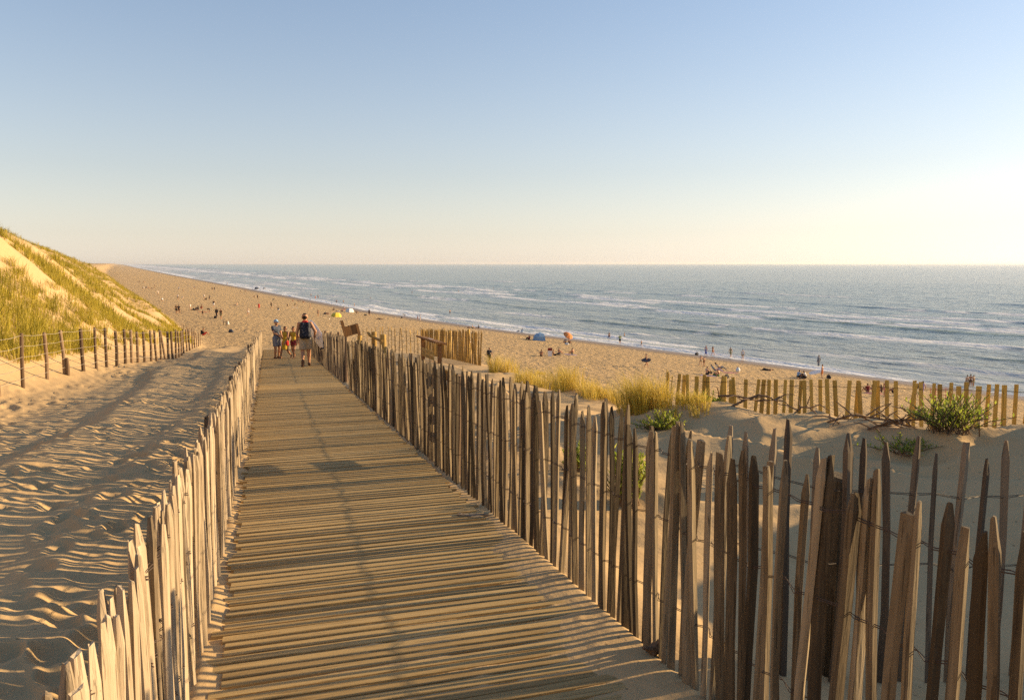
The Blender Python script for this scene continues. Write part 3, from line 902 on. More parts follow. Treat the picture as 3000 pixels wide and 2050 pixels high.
# leafy green plants
def leafy(name, label, loc, stems, hgt, spread, leaf, seed, up=.6, cat="plant", cover=.9):
    g = random.Random(seed)
    root = empty(name, loc); tag(root, label, cat)
    sb = MB(); V = []; Fq = []; T = []
    for s_ in range(stems):
        an = g.uniform(0, 2 * math.pi); el = g.uniform(.15, 1.0) ** up
        L_ = hgt * g.uniform(.6, 1.1)
        b0 = Vector((g.gauss(0, spread * .16), g.gauss(0, spread * .16), -.03))
        d1 = Vector((math.cos(an) * spread * (1 - el * .7), math.sin(an) * spread * (1 - el * .7), L_ * (el * .85 + .15)))
        pts = [b0, b0 + d1 * .45 + Vector((0, 0, L_ * .10)), b0 + d1]
        sb.tube(pts, [.006, .005, .003], 4)
        tone = g.uniform(.1, .9)
        nl = int(16 * cover)
        for k_ in range(nl):
            f = .2 + .8 * k_ / nl
            p = pts[0].lerp(pts[1], f * 2) if f < .5 else pts[1].lerp(pts[2], f * 2 - 1)
            la = g.uniform(0, 6.28); ll = leaf * g.uniform(.7, 1.3)
            dv = (Vector((math.cos(la), math.sin(la), g.uniform(.1, .9))) + d1.normalized() * .9).normalized() * ll
            sd = dv.cross(Vector((0, 0, 1))).normalized() * ll * .17
            i0 = len(V); V += [p, p + dv * .5 + sd, p + dv, p + dv * .5 - sd]; Fq.append((i0, i0 + 1, i0 + 2, i0 + 3)); T += [min(1, max(0, tone + g.gauss(0, .15)))] * 4
    obj("stem", sb, W_DRIFT, root)
    me = np_mesh("leaf", np.array([tuple(p) for p in V]), np.array(Fq), smooth=False)
    at = me.attributes.new("tone", 'FLOAT', 'POINT'); at.data.foreach_set("value", np.array(T, np.float32))
    lo = obj("foliage", me, M_GREEN, root)
    lo["kind"] = "stuff"
    return root
def ridge(px, d):
    x, y = at_d(px, d); return (x, y, gz(x, y))
leafy("green_plant", "big bushy green plant with many upright stalks in front of the yellow slats", ridge(2800, 8.55), 110, .44, .62, .050, 1, up=.55)
leafy("green_plant", "low green sprig spreading on the sand left of the big bushy plant", ridge(2670, 8.45), 34, .22, .42, .05, 2, up=1.2)
leafy("green_plant", "dark green creeping plant in the hollow by the left end of the yellow slats", ridge(1945, 9.7), 60, .26, .34, .05, 3, up=1.0)
leafy("green_plant", "light green low plant climbing the ridge under the yellow slats", ridge(2075, 10.7), 50, .22, .32, .05, 4, up=1.0)
leafy("green_plant", "upright green bush seen between the pickets of the right fence", ridge(1850, 7.2), 95, .58, .30, .065, 5, up=.35)
leafy("green_plant", "small green bush seen between pickets, left of the upright green bush", ridge(1700, 8.3), 40, .36, .24, .06, 6, up=.5)

# driftwood and brush along the ridge
def branch(label, pts2, rads, seed, twigs=3):
    g = random.Random(seed)
    pts = []
    for (px, d, lift) in pts2:
        x, y = at_d(px, d); pts.append(Vector((x, y, gz(x, y) + lift)))
    o0 = pts[0]
    root = empty("driftwood", o0); tag(root, label, "driftwood")
    loc = [p - o0 for p in pts]
    mb = MB(); mb.tube(loc, rads, 7); obj("limb", mb, W_DRIFT, root)
    for k_ in range(twigs):
        i = g.randrange(len(loc) - 1); p = loc[i].lerp(loc[i + 1], g.random())
        q = p + Vector((g.uniform(-.3, .3), g.uniform(-.2, .2), g.uniform(-.08, .2)))
        mb = MB(); mb.tube([p, (p + q) / 2 + Vector((0, 0, g.uniform(-.03, .06))), q], [.010, .008, .004], 5); obj("twig", mb, W_DRIFT, root)
    return root
branch("pale arched driftwood branch lying against the yellow slats at their left", [(2150, 10.2, -.02), (2190, 10.2, .12), (2230, 10.15, .23), (2260, 10.1, .24), (2290, 10.1, .16)], [.018, .016, .015, .012, .006], 1, 5)
branch("dark straight driftwood stick under the pale arched branch", [(2110, 10.3, .08), (2160, 10.25, .13), (2220, 10.2, .15), (2275, 10.15, .19)], [.017, .014, .012, .007], 2, 5)
branch("small bleached arched branch on the ridge right of the pale arched one", [(2335, 9.9, -.02), (2360, 9.8, .09), (2385, 9.75, .09), (2405, 9.7, .01)], [.013, .012, .011, .007], 3, 4)
branch("tangle of dark brush heaped on the ridge left of the bushy plant", [(2440, 9.5, .0), (2510, 9.3, .13), (2580, 9.1, .14), (2660, 8.9, .06)], [.014, .014, .012, .008], 4, 26)
branch("thin dark twig bundle lying beside the bushy plant", [(2560, 9.1, .02), (2640, 8.95, .10), (2720, 8.8, .09)], [.012, .012, .007], 5, 18)
x, y = from_tn(3.35, N_R - .04)
mb = MB(); mb.tube([(0, 0, .0), (.05, .03, .035), (.11, .02, .02)], [.03, .034, .02], 7); mb.tube([(.03, 0, .02), (-.04, -.04, .05)], [.016, .008], 6)
tag(obj("driftwood", mb, W_DRIFT, None, (x, y, gz(x, y))), "small gnarled wood knot on the sand at the foot of the right fence", "driftwood")
x, y = from_tn(6.3, N_R - .22)
mb = MB(); mb.box((0, 0, .014), (.22, .05, .02), Matrix.Rotation(.1, 3, 'Z')); mb.box((.06, .06, .016), (.16, .04, .018), Matrix.Rotation(.5, 3, 'Z'))
tag(obj("wood_offcut", mb, W_GREY, None, (x, y, gz(x, y) + .01), (0, 0, -.5)), "flat splintered wood offcut lying on the right edge of the boardwalk", "offcut")

# ------------------------------------------------------------------ people: one smooth skin over a posed skeleton
def surface_nets(field, lo, res, shape):
    """field on grid points -> quads around the zero level"""
    neg = field < 0
    c8 = np.zeros(tuple(s - 1 for s in shape), int)
    for dx in (0, 1):
        for dy in (0, 1):
            for dz in (0, 1):
                c8 += neg[dx:shape[0] - 1 + dx, dy:shape[1] - 1 + dy, dz:shape[2] - 1 + dz]
    act = (c8 > 0) & (c8 < 8)
    ids = np.full(act.shape, -1); ids[act] = np.arange(act.sum())
    cells = np.argwhere(act)
    acc = np.zeros((len(cells), 3)); cnt = np.zeros(len(cells))
    corners = [(a, b, c) for a in (0, 1) for b in (0, 1) for c in (0, 1)]
    edges = [(p, q) for p in corners for q in corners if sum(abs(i - j) for i, j in zip(p, q)) == 1 and p < q]
    for p, q in edges:
        fp = field[cells[:, 0] + p[0], cells[:, 1] + p[1], cells[:, 2] + p[2]]
        fq = field[cells[:, 0] + q[0], cells[:, 1] + q[1], cells[:, 2] + q[2]]
        m = (fp < 0) != (fq < 0)
        t = np.where(m, fp / np.where(m, fp - fq, 1), 0)
        pt = np.array(p)[None] + t[:, None] * (np.array(q) - np.array(p))[None]
        acc += np.where(m[:, None], pt, 0); cnt += m
    V = (cells + acc / np.maximum(cnt, 1)[:, None]) * res + lo
    Fs = []
    for ax in range(3):
        a1, a2 = (ax + 1) % 3, (ax + 2) % 3
        sl0 = [slice(None)] * 3; sl1 = [slice(None)] * 3
        sl0[ax] = slice(0, -1); sl1[ax] = slice(1, None)
        s0, s1 = neg[tuple(sl0)], neg[tuple(sl1)]
        e = np.argwhere(s0 != s1)
        e = e[(e[:, a1] > 0) & (e[:, a2] > 0) & (e[:, a1] < shape[a1] - 1) & (e[:, a2] < shape[a2] - 1)]
        def cid(d1, d2):
            k = e.copy(); k[:, a1] -= d1; k[:, a2] -= d2
            return ids[k[:, 0], k[:, 1], k[:, 2]]
        q = np.stack([cid(0, 0), cid(1, 0), cid(1, 1), cid(0, 1)], 1)
        fl = s0[e[:, 0], e[:, 1], e[:, 2]]
        q = np.where(fl[:, None], q[:, ::1], q[:, ::-1])
        Fs.append(q)
    return V, np.concatenate(Fs)

def sdf_mesh(name, prims, res, k=.025):
    """prims: (a, b, ra, rb, cut) round cones, blended; cut = keep only up to b with a flat hem"""
    pts = np.array([p for pr in prims for p in (pr[0], pr[1])]); rmax = max(max(pr[2], pr[3]) for pr in prims) + 3 * res
    lo = pts.min(0) - rmax; hi = pts.max(0) + rmax
    shape = tuple(int(s) for s in np.ceil((hi - lo) / res) + 1)
    G = np.stack(np.meshgrid(*[lo[i] + res * np.arange(shape[i]) for i in range(3)], indexing='ij'), -1).astype(np.float32)
    fld = np.full(shape, 1e3, np.float32)
    for pr in prims:
        a, b_, ra, rb = [np.array(q, np.float32) if hasattr(q, '__len__') else q for q in pr[:4]]
        m = max(ra, rb) + 4 * k + 2 * res
        l_ = np.maximum(np.floor((np.minimum(a, b_) - m - lo) / res).astype(int), 0)
        h_ = np.minimum(np.ceil((np.maximum(a, b_) + m - lo) / res).astype(int) + 1, shape)
        sl = tuple(slice(l_[i], h_[i]) for i in range(3))
        S_ = G[sl]
        ba = b_ - a; L2 = float(ba @ ba) + 1e-9
        h = np.clip(((S_ - a) @ ba) / L2, 0, 1)
        d = np.linalg.norm(S_ - a - h[..., None] * ba, axis=-1) - (ra + (rb - ra) * h)
        if len(pr) > 4 and pr[4]:
            d = np.maximum(d, ((S_ - a) @ ba) / math.sqrt(L2) - math.sqrt(L2))
        old = fld[sl]
        hh_ = np.clip(.5 + .5 * (old - d) / k, 0, 1)
        new = old * (1 - hh_) + d * hh_ - k * hh_ * (1 - hh_)
        fld[sl] = np.where(old > 100, d, new)
    V, Fq = surface_nets(fld, lo, res, shape)
    return np_mesh(name, V, Fq, smooth=True)

def joints(**over):
    j = dict(head=(0, .01, 1.63), neck=(0, -.01, 1.47), chest=(0, -.01, 1.30), waist=(0, 0, 1.10), pelvis=(0, 0, .96),
             shL=(-.185, -.01, 1.42), shR=(.185, -.01, 1.42), elL=(-.235, -.03, 1.12), elR=(.235, -.03, 1.12), wrL=(-.25, .03, .87), wrR=(.25, .03, .87),
             hipL=(-.09, 0, .92), hipR=(.09, 0, .92), knL=(-.10, .02, .50), knR=(.10, .02, .50), anL=(-.10, -.02, .085), anR=(.10, -.02, .085),
             toL=(-.12, .14, .03), toR=(.12, .14, .03), face=(0, 1, 0), up=(0, 0, 1))
    j.update(over)
    return {k: np.array(v, float) for k, v in j.items()}
WALK = dict(knL=(-.10, .20, .53), anL=(-.10, .27, .09), toL=(-.11, .42, .05), knR=(.10, -.02, .50), anR=(.10, -.30, .17), toR=(.11, -.22, .05),
            elL=(-.24, -.16, 1.14), wrL=(-.23, -.13, .90), elR=(.24, .09, 1.14), wrR=(.21, .22, .93))
WALKM = {k.replace('L', '#').replace('R', 'L').replace('#', 'R'): (-v[0], v[1], v[2]) for k, v in WALK.items()}
SIT = dict(head=(0, .0, .83), neck=(0, -.06, .68), chest=(0, -.09, .50), waist=(0, -.08, .30), pelvis=(0, -.06, .13), shL=(-.18, -.07, .62), shR=(.18, -.07, .62),
           elL=(-.24, .12, .42), elR=(.24, .12, .42), wrL=(-.13, .34, .38), wrR=(.13, .34, .38), hipL=(-.09, 0, .12), hipR=(.09, 0, .12), knL=(-.12, .38, .44), knR=(.12, .38, .44),
           anL=(-.11, .60, .08), anR=(.11, .60, .08), toL=(-.12, .74, .04), toR=(.12, .74, .04))
SITX = dict(SIT, head=(0, -.20, .82), neck=(0, -.22, .68), chest=(0, -.20, .50), waist=(0, -.13, .30), shL=(-.18, -.22, .62), shR=(.18, -.22, .62), elL=(-.25, -.38, .36), elR=(.25, -.38, .36),
            wrL=(-.27, -.42, .08), wrR=(.27, -.42, .08), knL=(-.10, .42, .20), knR=(.11, .40, .30), anL=(-.12, .82, .07), anR=(.12, .74, .07), toL=(-.14, .86, .20), toR=(.13, .86, .06))
LIE = dict(head=(0, -.74, .15), neck=(0, -.60, .12), chest=(0, -.42, .14), waist=(0, -.20, .13), pelvis=(0, -.04, .13), shL=(-.18, -.52, .12), shR=(.18, -.52, .12), elL=(-.33, -.38, .07), elR=(.33, -.40, .07),
           wrL=(-.30, -.14, .06), wrR=(.28, -.62, .08), hipL=(-.09, 0, .12), hipR=(.09, 0, .12), knL=(-.11, .43, .13), knR=(.11, .38, .30), anL=(-.12, .84, .07), anR=(.12, .62, .08), toL=(-.16, .92, .18), toR=(.14, .74, .05),
           face=(0, 0, 1), up=(0, -1, 0))
BEND = dict(head=(0, .58, 1.12), neck=(0, .46, 1.14), chest=(0, .30, 1.12), waist=(0, .08, 1.06), pelvis=(0, -.08, .95), shL=(-.18, .38, 1.12), shR=(.18, .38, 1.12), elL=(-.20, .46, .84), elR=(.20, .44, .84),
            wrL=(-.14, .55, .62), wrR=(.14, .52, .62), hipL=(-.09, -.06, .90), hipR=(.09, -.06, .90), face=(0, .8, -.6), up=(0, .6, .8))
CROUCH = dict(head=(0, .16, .98), neck=(0, .06, .84), chest=(0, -.01, .66), waist=(0, -.08, .48), pelvis=(0, -.12, .34), shL=(-.18, .02, .78), shR=(.18, .02, .78), elL=(-.23, .2, .54), elR=(.23, .2, .54), wrL=(-.12, .36, .40), wrR=(.12, .36, .40),
              hipL=(-.09, -.08, .32), hipR=(.09, -.08, .32), knL=(-.16, .28, .48), knR=(.16, .28, .48), anL=(-.13, .02, .09), anR=(.13, .02, .09), toL=(-.15, .17, .03), toR=(.15, .17, .03))
RECL = dict(SITX, head=(0, -.52, .86), neck=(0, -.46, .72), chest=(0, -.36, .56), waist=(0, -.22, .42), pelvis=(0, -.05, .32), shL=(-.18, -.42, .66), shR=(.18, -.42, .66), elL=(-.26, -.25, .45), elR=(.26, -.25, .45), wrL=(-.18, .02, .44), wrR=(.18, .02, .44),
            hipL=(-.09, 0, .31), hipR=(.09, 0, .31), knL=(-.11, .42, .42), knR=(.11, .44, .36), anL=(-.12, .86, .10), anR=(.12, .90, .10), toL=(-.14, .92, .22), toR=(.14, .96, .22))
ARMUP = dict(elR=(.34, .05, 1.60), wrR=(.40, .10, 1.86))
WADE = dict(elL=(-.36, -.02, 1.20), wrL=(-.48, .10, 1.05), elR=(.36, -.02, 1.20), wrR=(.48, .10, 1.05))
BOARD = dict(WALK, elR=(.33, -.06, 1.15), wrR=(.28, .10, .95), elL=(-.25, .04, 1.13), wrL=(-.24, .20, .95))
POSES = dict(stand={}, walk=WALK, walkm=WALKM, sit=SIT, sitx=SITX, lie=LIE, bend=BEND, crouch=CROUCH, recline=RECL, armup=ARMUP, wade=WADE, board=BOARD)

def body_prims(j, fine=False, slim=1.0):
    P = []
    def c_(a, b_, ra, rb, cut=False): P.append((j[a] if isinstance(a, str) else a, j[b_] if isinstance(b_, str) else b_, ra * slim, rb * slim, cut))
    up, fc = j['up'] / np.linalg.norm(j['up']), j['face'] / np.linalg.norm(j['face']); rt = np.cross(fc, up)
    hd = j['head']
    P.append((hd - up * .045 + fc * .015, hd + up * .035 - fc * .01, .074, .092, False))
    c_('neck', hd - up * .05, .052, .050)
    sr = (j['shR'] - j['shL']); sr = sr / np.linalg.norm(sr)
    P.append((j['chest'] + (j['neck'] - j['chest']) * .45 - sr * .095, j['chest'] + (j['neck'] - j['chest']) * .45 + sr * .095, .083, .083, False))
    P.append((j['chest'] - sr * .075, j['chest'] + sr * .075, .098 * slim, .098 * slim, False))
    c_('chest', 'waist', .115, .105); c_('waist', 'pelvis', .105, .115)
    hp = (j['hipR'] - j['hipL']); hp = hp / np.linalg.norm(hp)
    P.append((j['pelvis'] - hp * .06, j['pelvis'] + hp * .06, .108 * slim, .108 * slim, False))
    P.append((j['neck'] - up * .03, j['shL'], .05, .055, False)); P.append((j['neck'] - up * .03, j['shR'], .05, .055, False))
    for s in 'LR':
        c_('sh' + s, 'el' + s, .056, .043); c_('el' + s, 'wr' + s, .043, .030)
        dv = j['wr' + s] - j['el' + s]; dv = dv / np.linalg.norm(dv)
        sg = -1 if s == 'L' else 1
        if fine:
            sid = np.cross(dv, np.array((1.0, 0, 0))); sid = sid / (np.linalg.norm(sid) + 1e-9)      # palm width runs fore and aft
            inn = np.cross(dv, sid) * .25
            w0 = j['wr' + s]
            P.append((w0, w0 + dv * .07 + sid * .018, .030, .026, False)); P.append((w0, w0 + dv * .07 - sid * .018, .030, .026, False))
            for q, (o_, L_) in enumerate(((.034, .062), (.012, .075), (-.012, .070), (-.034, .055))):
                b0 = w0 + dv * .08 + sid * o_; b1 = b0 + dv * L_ * .55; b2 = b1 + (dv * .8 + inn * 1.6) * L_ * .5
                P.append((b0, b1, .0105, .010, False)); P.append((b1, b2, .010, .008, False))
            t0 = w0 + dv * .03 + sid * .032; t1 = t0 + (dv * .6 + sid * .9) * .035; t2 = t1 + dv * .032
            P.append((t0, t1, .012, .011, False)); P.append((t1, t2, .011, .009, False))
        else:
            P.append((j['wr' + s], j['wr' + s] + dv * .12, .034, .026, False))
        c_('hip' + s, 'kn' + s, .090, .058)
        mid = j['kn' + s] * .62 + j['an' + s] * .38
        bk = np.cross(j['kn' + s] - j['an' + s], hp); bk = bk / (np.linalg.norm(bk) + 1e-9) * .012
        P.append((j['kn' + s], mid + bk, .056 * slim, .056 * slim, False)); P.append((mid + bk, j['an' + s], .054 * slim, .036, False))
        c_('an' + s, 'to' + s, .040, .032)
    if fine:
        P.append((hd + fc * .085 - up * .005, hd + fc * .105 - up * .028, .012, .017, False))
        for sg in (-1, 1): P.append((hd + rt * sg * .088 - fc * .005 + up * .012, hd + rt * sg * .09 - fc * .01 - up * .03, .016, .013, False))
        P.append((hd + fc * .070 - up * .088, hd + fc * .078 - up * .092, .026, .024, False))
    return P

def garment(j, kind, slim=1.0):
    P = []; e = .016
    hp = (j['hipR'] - j['hipL']); hp = hp / np.linalg.norm(hp); sr = (j['shR'] - j['shL']); sr = sr / np.linalg.norm(sr)
    up, fc = j['up'] / np.linalg.norm(j['up']), j['face'] / np.linalg.norm(j['face'])
    if kind in ('shorts', 'trunks', 'trousers'):
        f = {'shorts': .82, 'trunks': .45, 'trousers': 1.0}[kind]
        P.append((j['pelvis'] - hp * .06, j['pelvis'] + hp * .06, .108 * slim + e, .108 * slim + e, False)); P.append((j['waist'] * .45 + j['pelvis'] * .55, j['pelvis'], .108 * slim + e, .114 * slim + e, False))
        for s in 'LR':
            b_ = j['hip' + s] + (j['kn' + s] - j['hip' + s]) * f
            P.append((j['hip' + s], b_, .096 * slim + e, (.090 if f < 1 else .066) * slim + e, f < 1))
            if f == 1: P.append((j['kn' + s], j['an' + s] + (j['kn' + s] - j['an' + s]) * .1, .064 + e, .052 + e, True))
    if kind in ('shirt', 'vest', 'bikini', 'robe', 'dress'):
        P.append((j['chest'] + (j['neck'] - j['chest']) * .45 - sr * .095, j['chest'] + (j['neck'] - j['chest']) * .45 + sr * .095, .083 + e, .083 + e, False))
        P.append((j['chest'] - sr * .075, j['chest'] + sr * .075, .098 * slim + e, .098 * slim + e, False))
        if kind != 'bikini':
            P.append((j['chest'], j['waist'], .115 * slim + e, .105 * slim + e, False)); P.append((j['waist'], j['waist'] * .2 + j['pelvis'] * .8, .106 * slim + e, .118 * slim + e, False))
        if kind in ('shirt', 'robe'):
            for s in 'LR':
                f = .62 if kind == 'shirt' else 1.0
                P.append((j['sh' + s], j['sh' + s] + (j['el' + s] - j['sh' + s]) * f, .060 + e, .056 + e, True))
                P.append((j['neck'] - up * .05, j['sh' + s], .045 + e, .058 + e, False))
                if kind == 'robe': P.append((j['el' + s], j['wr' + s], .048 + e, .042 + e, True))
    if kind in ('robe', 'dress', 'skirt'):
        kn = (j['knL'] + j['knR']) / 2; an = (j['anL'] + j['anR']) / 2
        bot = kn if kind == 'dress' else kn * .3 + an * .7
        P.append((j['pelvis'], bot, .128 * slim + e, .155 if kind != 'skirt' else .19, True))
        P.append((j['pelvis'] - hp * .06, j['pelvis'] + hp * .06, .11 + e, .11 + e, False))
    if kind in ('hair', 'longhair', 'cap'):
        h = j['head']
        P.append((h - fc * .028 + up * .01, h - fc * .008 + up * .052, .084, .084, False))
        if kind == 'longhair': P.append((h - fc * .05 + up * .03, h - fc * .075 - up * .15, .075, .05, False))
        if kind == 'cap':
            P = [(h - fc * .015 + up * .045, h - fc * .0 + up * .06, .100, .090, False)]
            P.append((h + fc * .07 + up * .035, h + fc * .15 + up * .02, .030, .022, False))
    if kind == 'pack':
        c_ = (j['chest'] + j['waist']) / 2
        for o_ in (-.08, .08): P.append((j['chest'] - fc * .17 + up * .10 + sr * o_, j['waist'] - fc * .19 - up * .06 + sr * o_, .085, .115, False))
    if kind == 'collar':
        P.append((j['neck'] - sr * .05 + up * .01 - fc * .03, j['neck'] + sr * .05 + up * .01 - fc * .03, .048, .048, False)); P.append((j['neck'] - sr * .06 + fc * .02, j['neck'] + sr * .06 + fc * .02, .045, .045, False))
    if kind == 'shoes':
        for s in 'LR':
            d_ = j['to' + s] - j['an' + s]
            P.append((j['an' + s] + (0, 0, -.0), j['to' + s] + d_ * .12, .050, .044, False)); P.append((j['an' + s] - d_ * .25 - np.array((0, 0, .03)), j['to' + s], .04, .042, False))
    return P

SK = {"tan": (.46, .235, .125), "brown": (.30, .145, .075), "fair": (.58, .34, .21)}
M_SKIN = {k: plain_mat("skin_" + k, v, rough=.55, var=.08) for k, v in SK.items()}
COL = dict(black=(.018, .017, .02), navy=(.022, .03, .075), red=(.50, .03, .025), orange=(.55, .17, .03), white=(.72, .70, .66), beige=(.40, .33, .23), khaki=(.30, .25, .13), blue=(.05, .11, .40),
           sky=(.22, .36, .52), green=(.09, .20, .05), yellow=(.45, .30, .03), pink=(.55, .20, .22), grey=(.20, .21, .23), brown=(.13, .07, .04), lilac=(.36, .28, .45), slate=(.055, .065, .09), lime=(.35, .38, .08), maroon=(.22, .03, .03), tentyellow=(.66, .50, .06))
def cm(n): return pm("cloth_" + n, COL[n], rough=.85)
HAIRC = dict(hd=pm("hair_dark", (.022, .014, .010), rough=.6), hb=pm("hair_brown", (.075, .042, .02), rough=.6), hf=pm("hair_fair", (.28, .19, .09), rough=.6))
_cache = {}
def pmesh(pose, kind, res, slim=1.0, fine=False):
    key = (pose, kind, res, slim, fine)
    if key not in _cache:
        j = joints(**POSES[pose])
        pr = body_prims(j, fine, slim) if kind == 'body' else garment(j, kind, slim)
        _cache[key] = sdf_mesh("person" if kind == 'body' else kind, pr, res)
    return _cache[key]

GN = {"shorts": "shorts", "trunks": "swim_trunks", "trousers": "trousers", "shirt": "shirt", "vest": "vest", "bikini": "bikini_top", "robe": "robe", "dress": "dress", "skirt": "skirt", "hair": "hair", "longhair": "hair", "cap": "cap", "pack": "backpack", "collar": "collar", "shoes": "shoes"}
def person(loc, rz, pose, wear, label, hgt=1.75, skin="tan", res=.035, fine=False, slim=1.0, group=None, tilt=0.0):
    s = hgt / 1.75
    me = pmesh(pose, 'body', res, slim, fine).copy(); me.materials.clear(); me.materials.append(M_SKIN[skin])
    o = obj("person", me, None, None, loc, (tilt, 0, rz), (s, s, s))
    tag(o, label, "person", group)
    for w in wear:
        k_, c_ = w.split(':')
        m2 = pmesh(pose, k_, res * (.8 if res > .02 else 1), slim, False).copy(); m2.materials.clear()
        m2.materials.append(HAIRC[c_] if c_ in HAIRC else cm(c_))
        obj(GN[k_], m2, None, o)
    return o

# --- the walkers on the boardwalk
PATH_RZ = math.atan2(PD[1], PD[0]) - math.pi / 2
x, y, z = on_path(897, 1074)
POSES['man'] = dict(WALKM, anL=(-.10, -.30, .22), toL=(-.11, -.30, .06), knL=(-.10, .02, .50), knR=(.10, .13, .52), anR=(.10, .12, .085), toR=(.11, .27, .035),
                    elR=(.32, -.06, 1.17), wrR=(.30, .12, .98), elL=(-.26, -.02, 1.13), wrL=(-.27, .06, .88))
man = person((x, y, path_z(to_tn(x, y)[0]) + .008), PATH_RZ - R(2), 'man', ['vest:black', 'shorts:beige', 'hair:hd', 'collar:red', 'shoes:brown'],
             "man in beige shorts and dark backpack walking away down the boardwalk with a surfboard", 1.80, "tan", .013, True, 1.06)
# his backpack, worn: part of his clothing
bk = sdf_mesh("backpack", garment(joints(**POSES['man']), 'pack'), .014, .05)
mm, nt, b = mat("backpack_cloth", (.02, .024, .05), .7)
tc = nd(nt, "ShaderNodeTexCoord"); nz = noise(nt, tc.outputs["Object"], 9, 3, .6, .8)
nt.links.new(ramp(nt, nz, [(.50, (.010, .011, .020)), (.60, (.018, .022, .042)), (.64, (.16, .15, .15)), (.70, (.02, .022, .03))]), b.inputs["Base Color"])
obj("backpack", bk, mm, man)
# surfboard under his right arm
def surfboard_mesh(L=1.75, W=.50, T=.06):
    V = []; Fq = []; n = 22; mseg = 14
    for i in range(n + 1):
        f = i / n; s = 2 * f - 1
        w = W / 2 * max(.02, (1 - abs(s) ** 2.6)) ** .62; zc_ = .07 * max(0, s) ** 2 + .02 * max(0, -s) ** 2
        th = T / 2 * max(.1, (1 - abs(s) ** 3)) ** .7
        for k_ in range(mseg):
            a = 2 * math.pi * k_ / mseg
            V.append((math.copysign(abs(math.cos(a)) ** .8, math.cos(a)) * w, s * L / 2, zc_ + math.sin(a) * th))
    for i in range(n):
        for k_ in range(mseg): Fq.append((i * mseg + k_, i * mseg + (k_ + 1) % mseg, (i + 1) * mseg + (k_ + 1) % mseg, (i + 1) * mseg + k_))
    Fq.append(tuple(range(mseg))); Fq.append(tuple(n * mseg + k_ for k_ in range(mseg - 1, -1, -1)))
    m = bpy.data.meshes.new("surfboard"); m.from_pydata(V, [], Fq); m.update(); m.polygons.foreach_set("use_smooth", [True] * len(m.polygons))
    return m
M_BOARDW = pm("board_white", (.86, .83, .78), rough=.25, var=.06)
M_BOARDO = pm("board_orange", (.55, .20, .05), rough=.3, var=.1)
def surfboard(loc, eul, label, L=1.75, deck=None, fins=True):
    me = surfboard_mesh(L); me.materials.append(M_BOARDW); me.materials.append(deck or M_BOARDO)
    bm_ = bmesh.new(); bm_.from_mesh(me); bmesh.ops.recalc_face_normals(bm_, faces=bm_.faces); bm_.to_mesh(me); bm_.free()
    for p in me.polygons:
        p.material_index = 1 if p.normal.z > .25 else 0
    o = obj("surfboard", me, None, None, loc, eul)
    tag(o, label, "surfboard")
    if fins:
        for dx, dy in ((0, -.40), (-.12, -.33), (.12, -.33)):
            mb = MB(); yb = dy * L + .0
            mb.add([(dx - .004, yb - .05, -.01), (dx + .004, yb - .05, -.01), (dx + .004, yb + .06, -.01), (dx - .004, yb + .06, -.01), (dx - .002, yb - .10, -.13), (dx + .002, yb - .10, -.13), (dx + .002, yb - .06, -.13), (dx - .002, yb - .06, -.13)],
                   [(0, 1, 2, 3), (4, 7, 6, 5), (0, 4, 5, 1), (1, 5, 6, 2), (2, 6, 7, 3), (3, 7, 4, 0)])
            obj("fin", mb, cm("black"), o)
    return o
fw = Vector((PD[0], PD[1], 0)); rgt = Vector((PN[0], PN[1], 0))
zfoot = path_z(to_tn(x, y)[0])
yaxis = (fw * .78 - rgt * .34 + Vector((0, 0, .52))).normalized()
zaxis = (rgt * .92 + fw * .38 + Vector((0, 0, -.12))).normalized(); xaxis = yaxis.cross(zaxis).normalized(); zaxis = xaxis.cross(yaxis)
Mb = Matrix((xaxis, yaxis, zaxis)).transposed()
surfboard(Vector((x, y, zfoot)) + rgt * .40 + fw * .26 + Vector((0, 0, 1.04)), Mb.to_euler(), "white surfboard with orange deck under the arm of the man on the boardwalk")

x, y, z = on_path(812, 1050)
POSES['capman'] = dict(elL=(-.30, -.05, 1.17), wrL=(-.22, .10, 1.0), elR=(.26, .12, 1.20), wrR=(.16, .32, 1.10), knL=(-.12, .03, .50))
person((x, y, gz(x, y) + .005), R(-120), 'capman', ['shirt:slate', 'shorts:grey', 'cap:sky', 'shoes:brown'], "person in pale blue cap and dark shirt standing on the boardwalk, left of the man", 1.62, "tan", .016, True)
x, y, z = on_path(838, 1050)
person((x, y, gz(x, y) + .005), R(150), 'walkm', ['dress:yellow', 'trunks:red', 'hair:hd'], "child wrapped in a yellow towel over red trunks beside the person in a cap", 1.34, "brown", .016, True)
x, y, z = on_path(862, 1049)
person((x, y, gz(x, y) + .005), R(170), 'walk', ['vest:yellow', 'trunks:maroon', 'hair:hd'], "dark haired child half hidden behind the man with the surfboard", 1.32, "brown", .016, True)

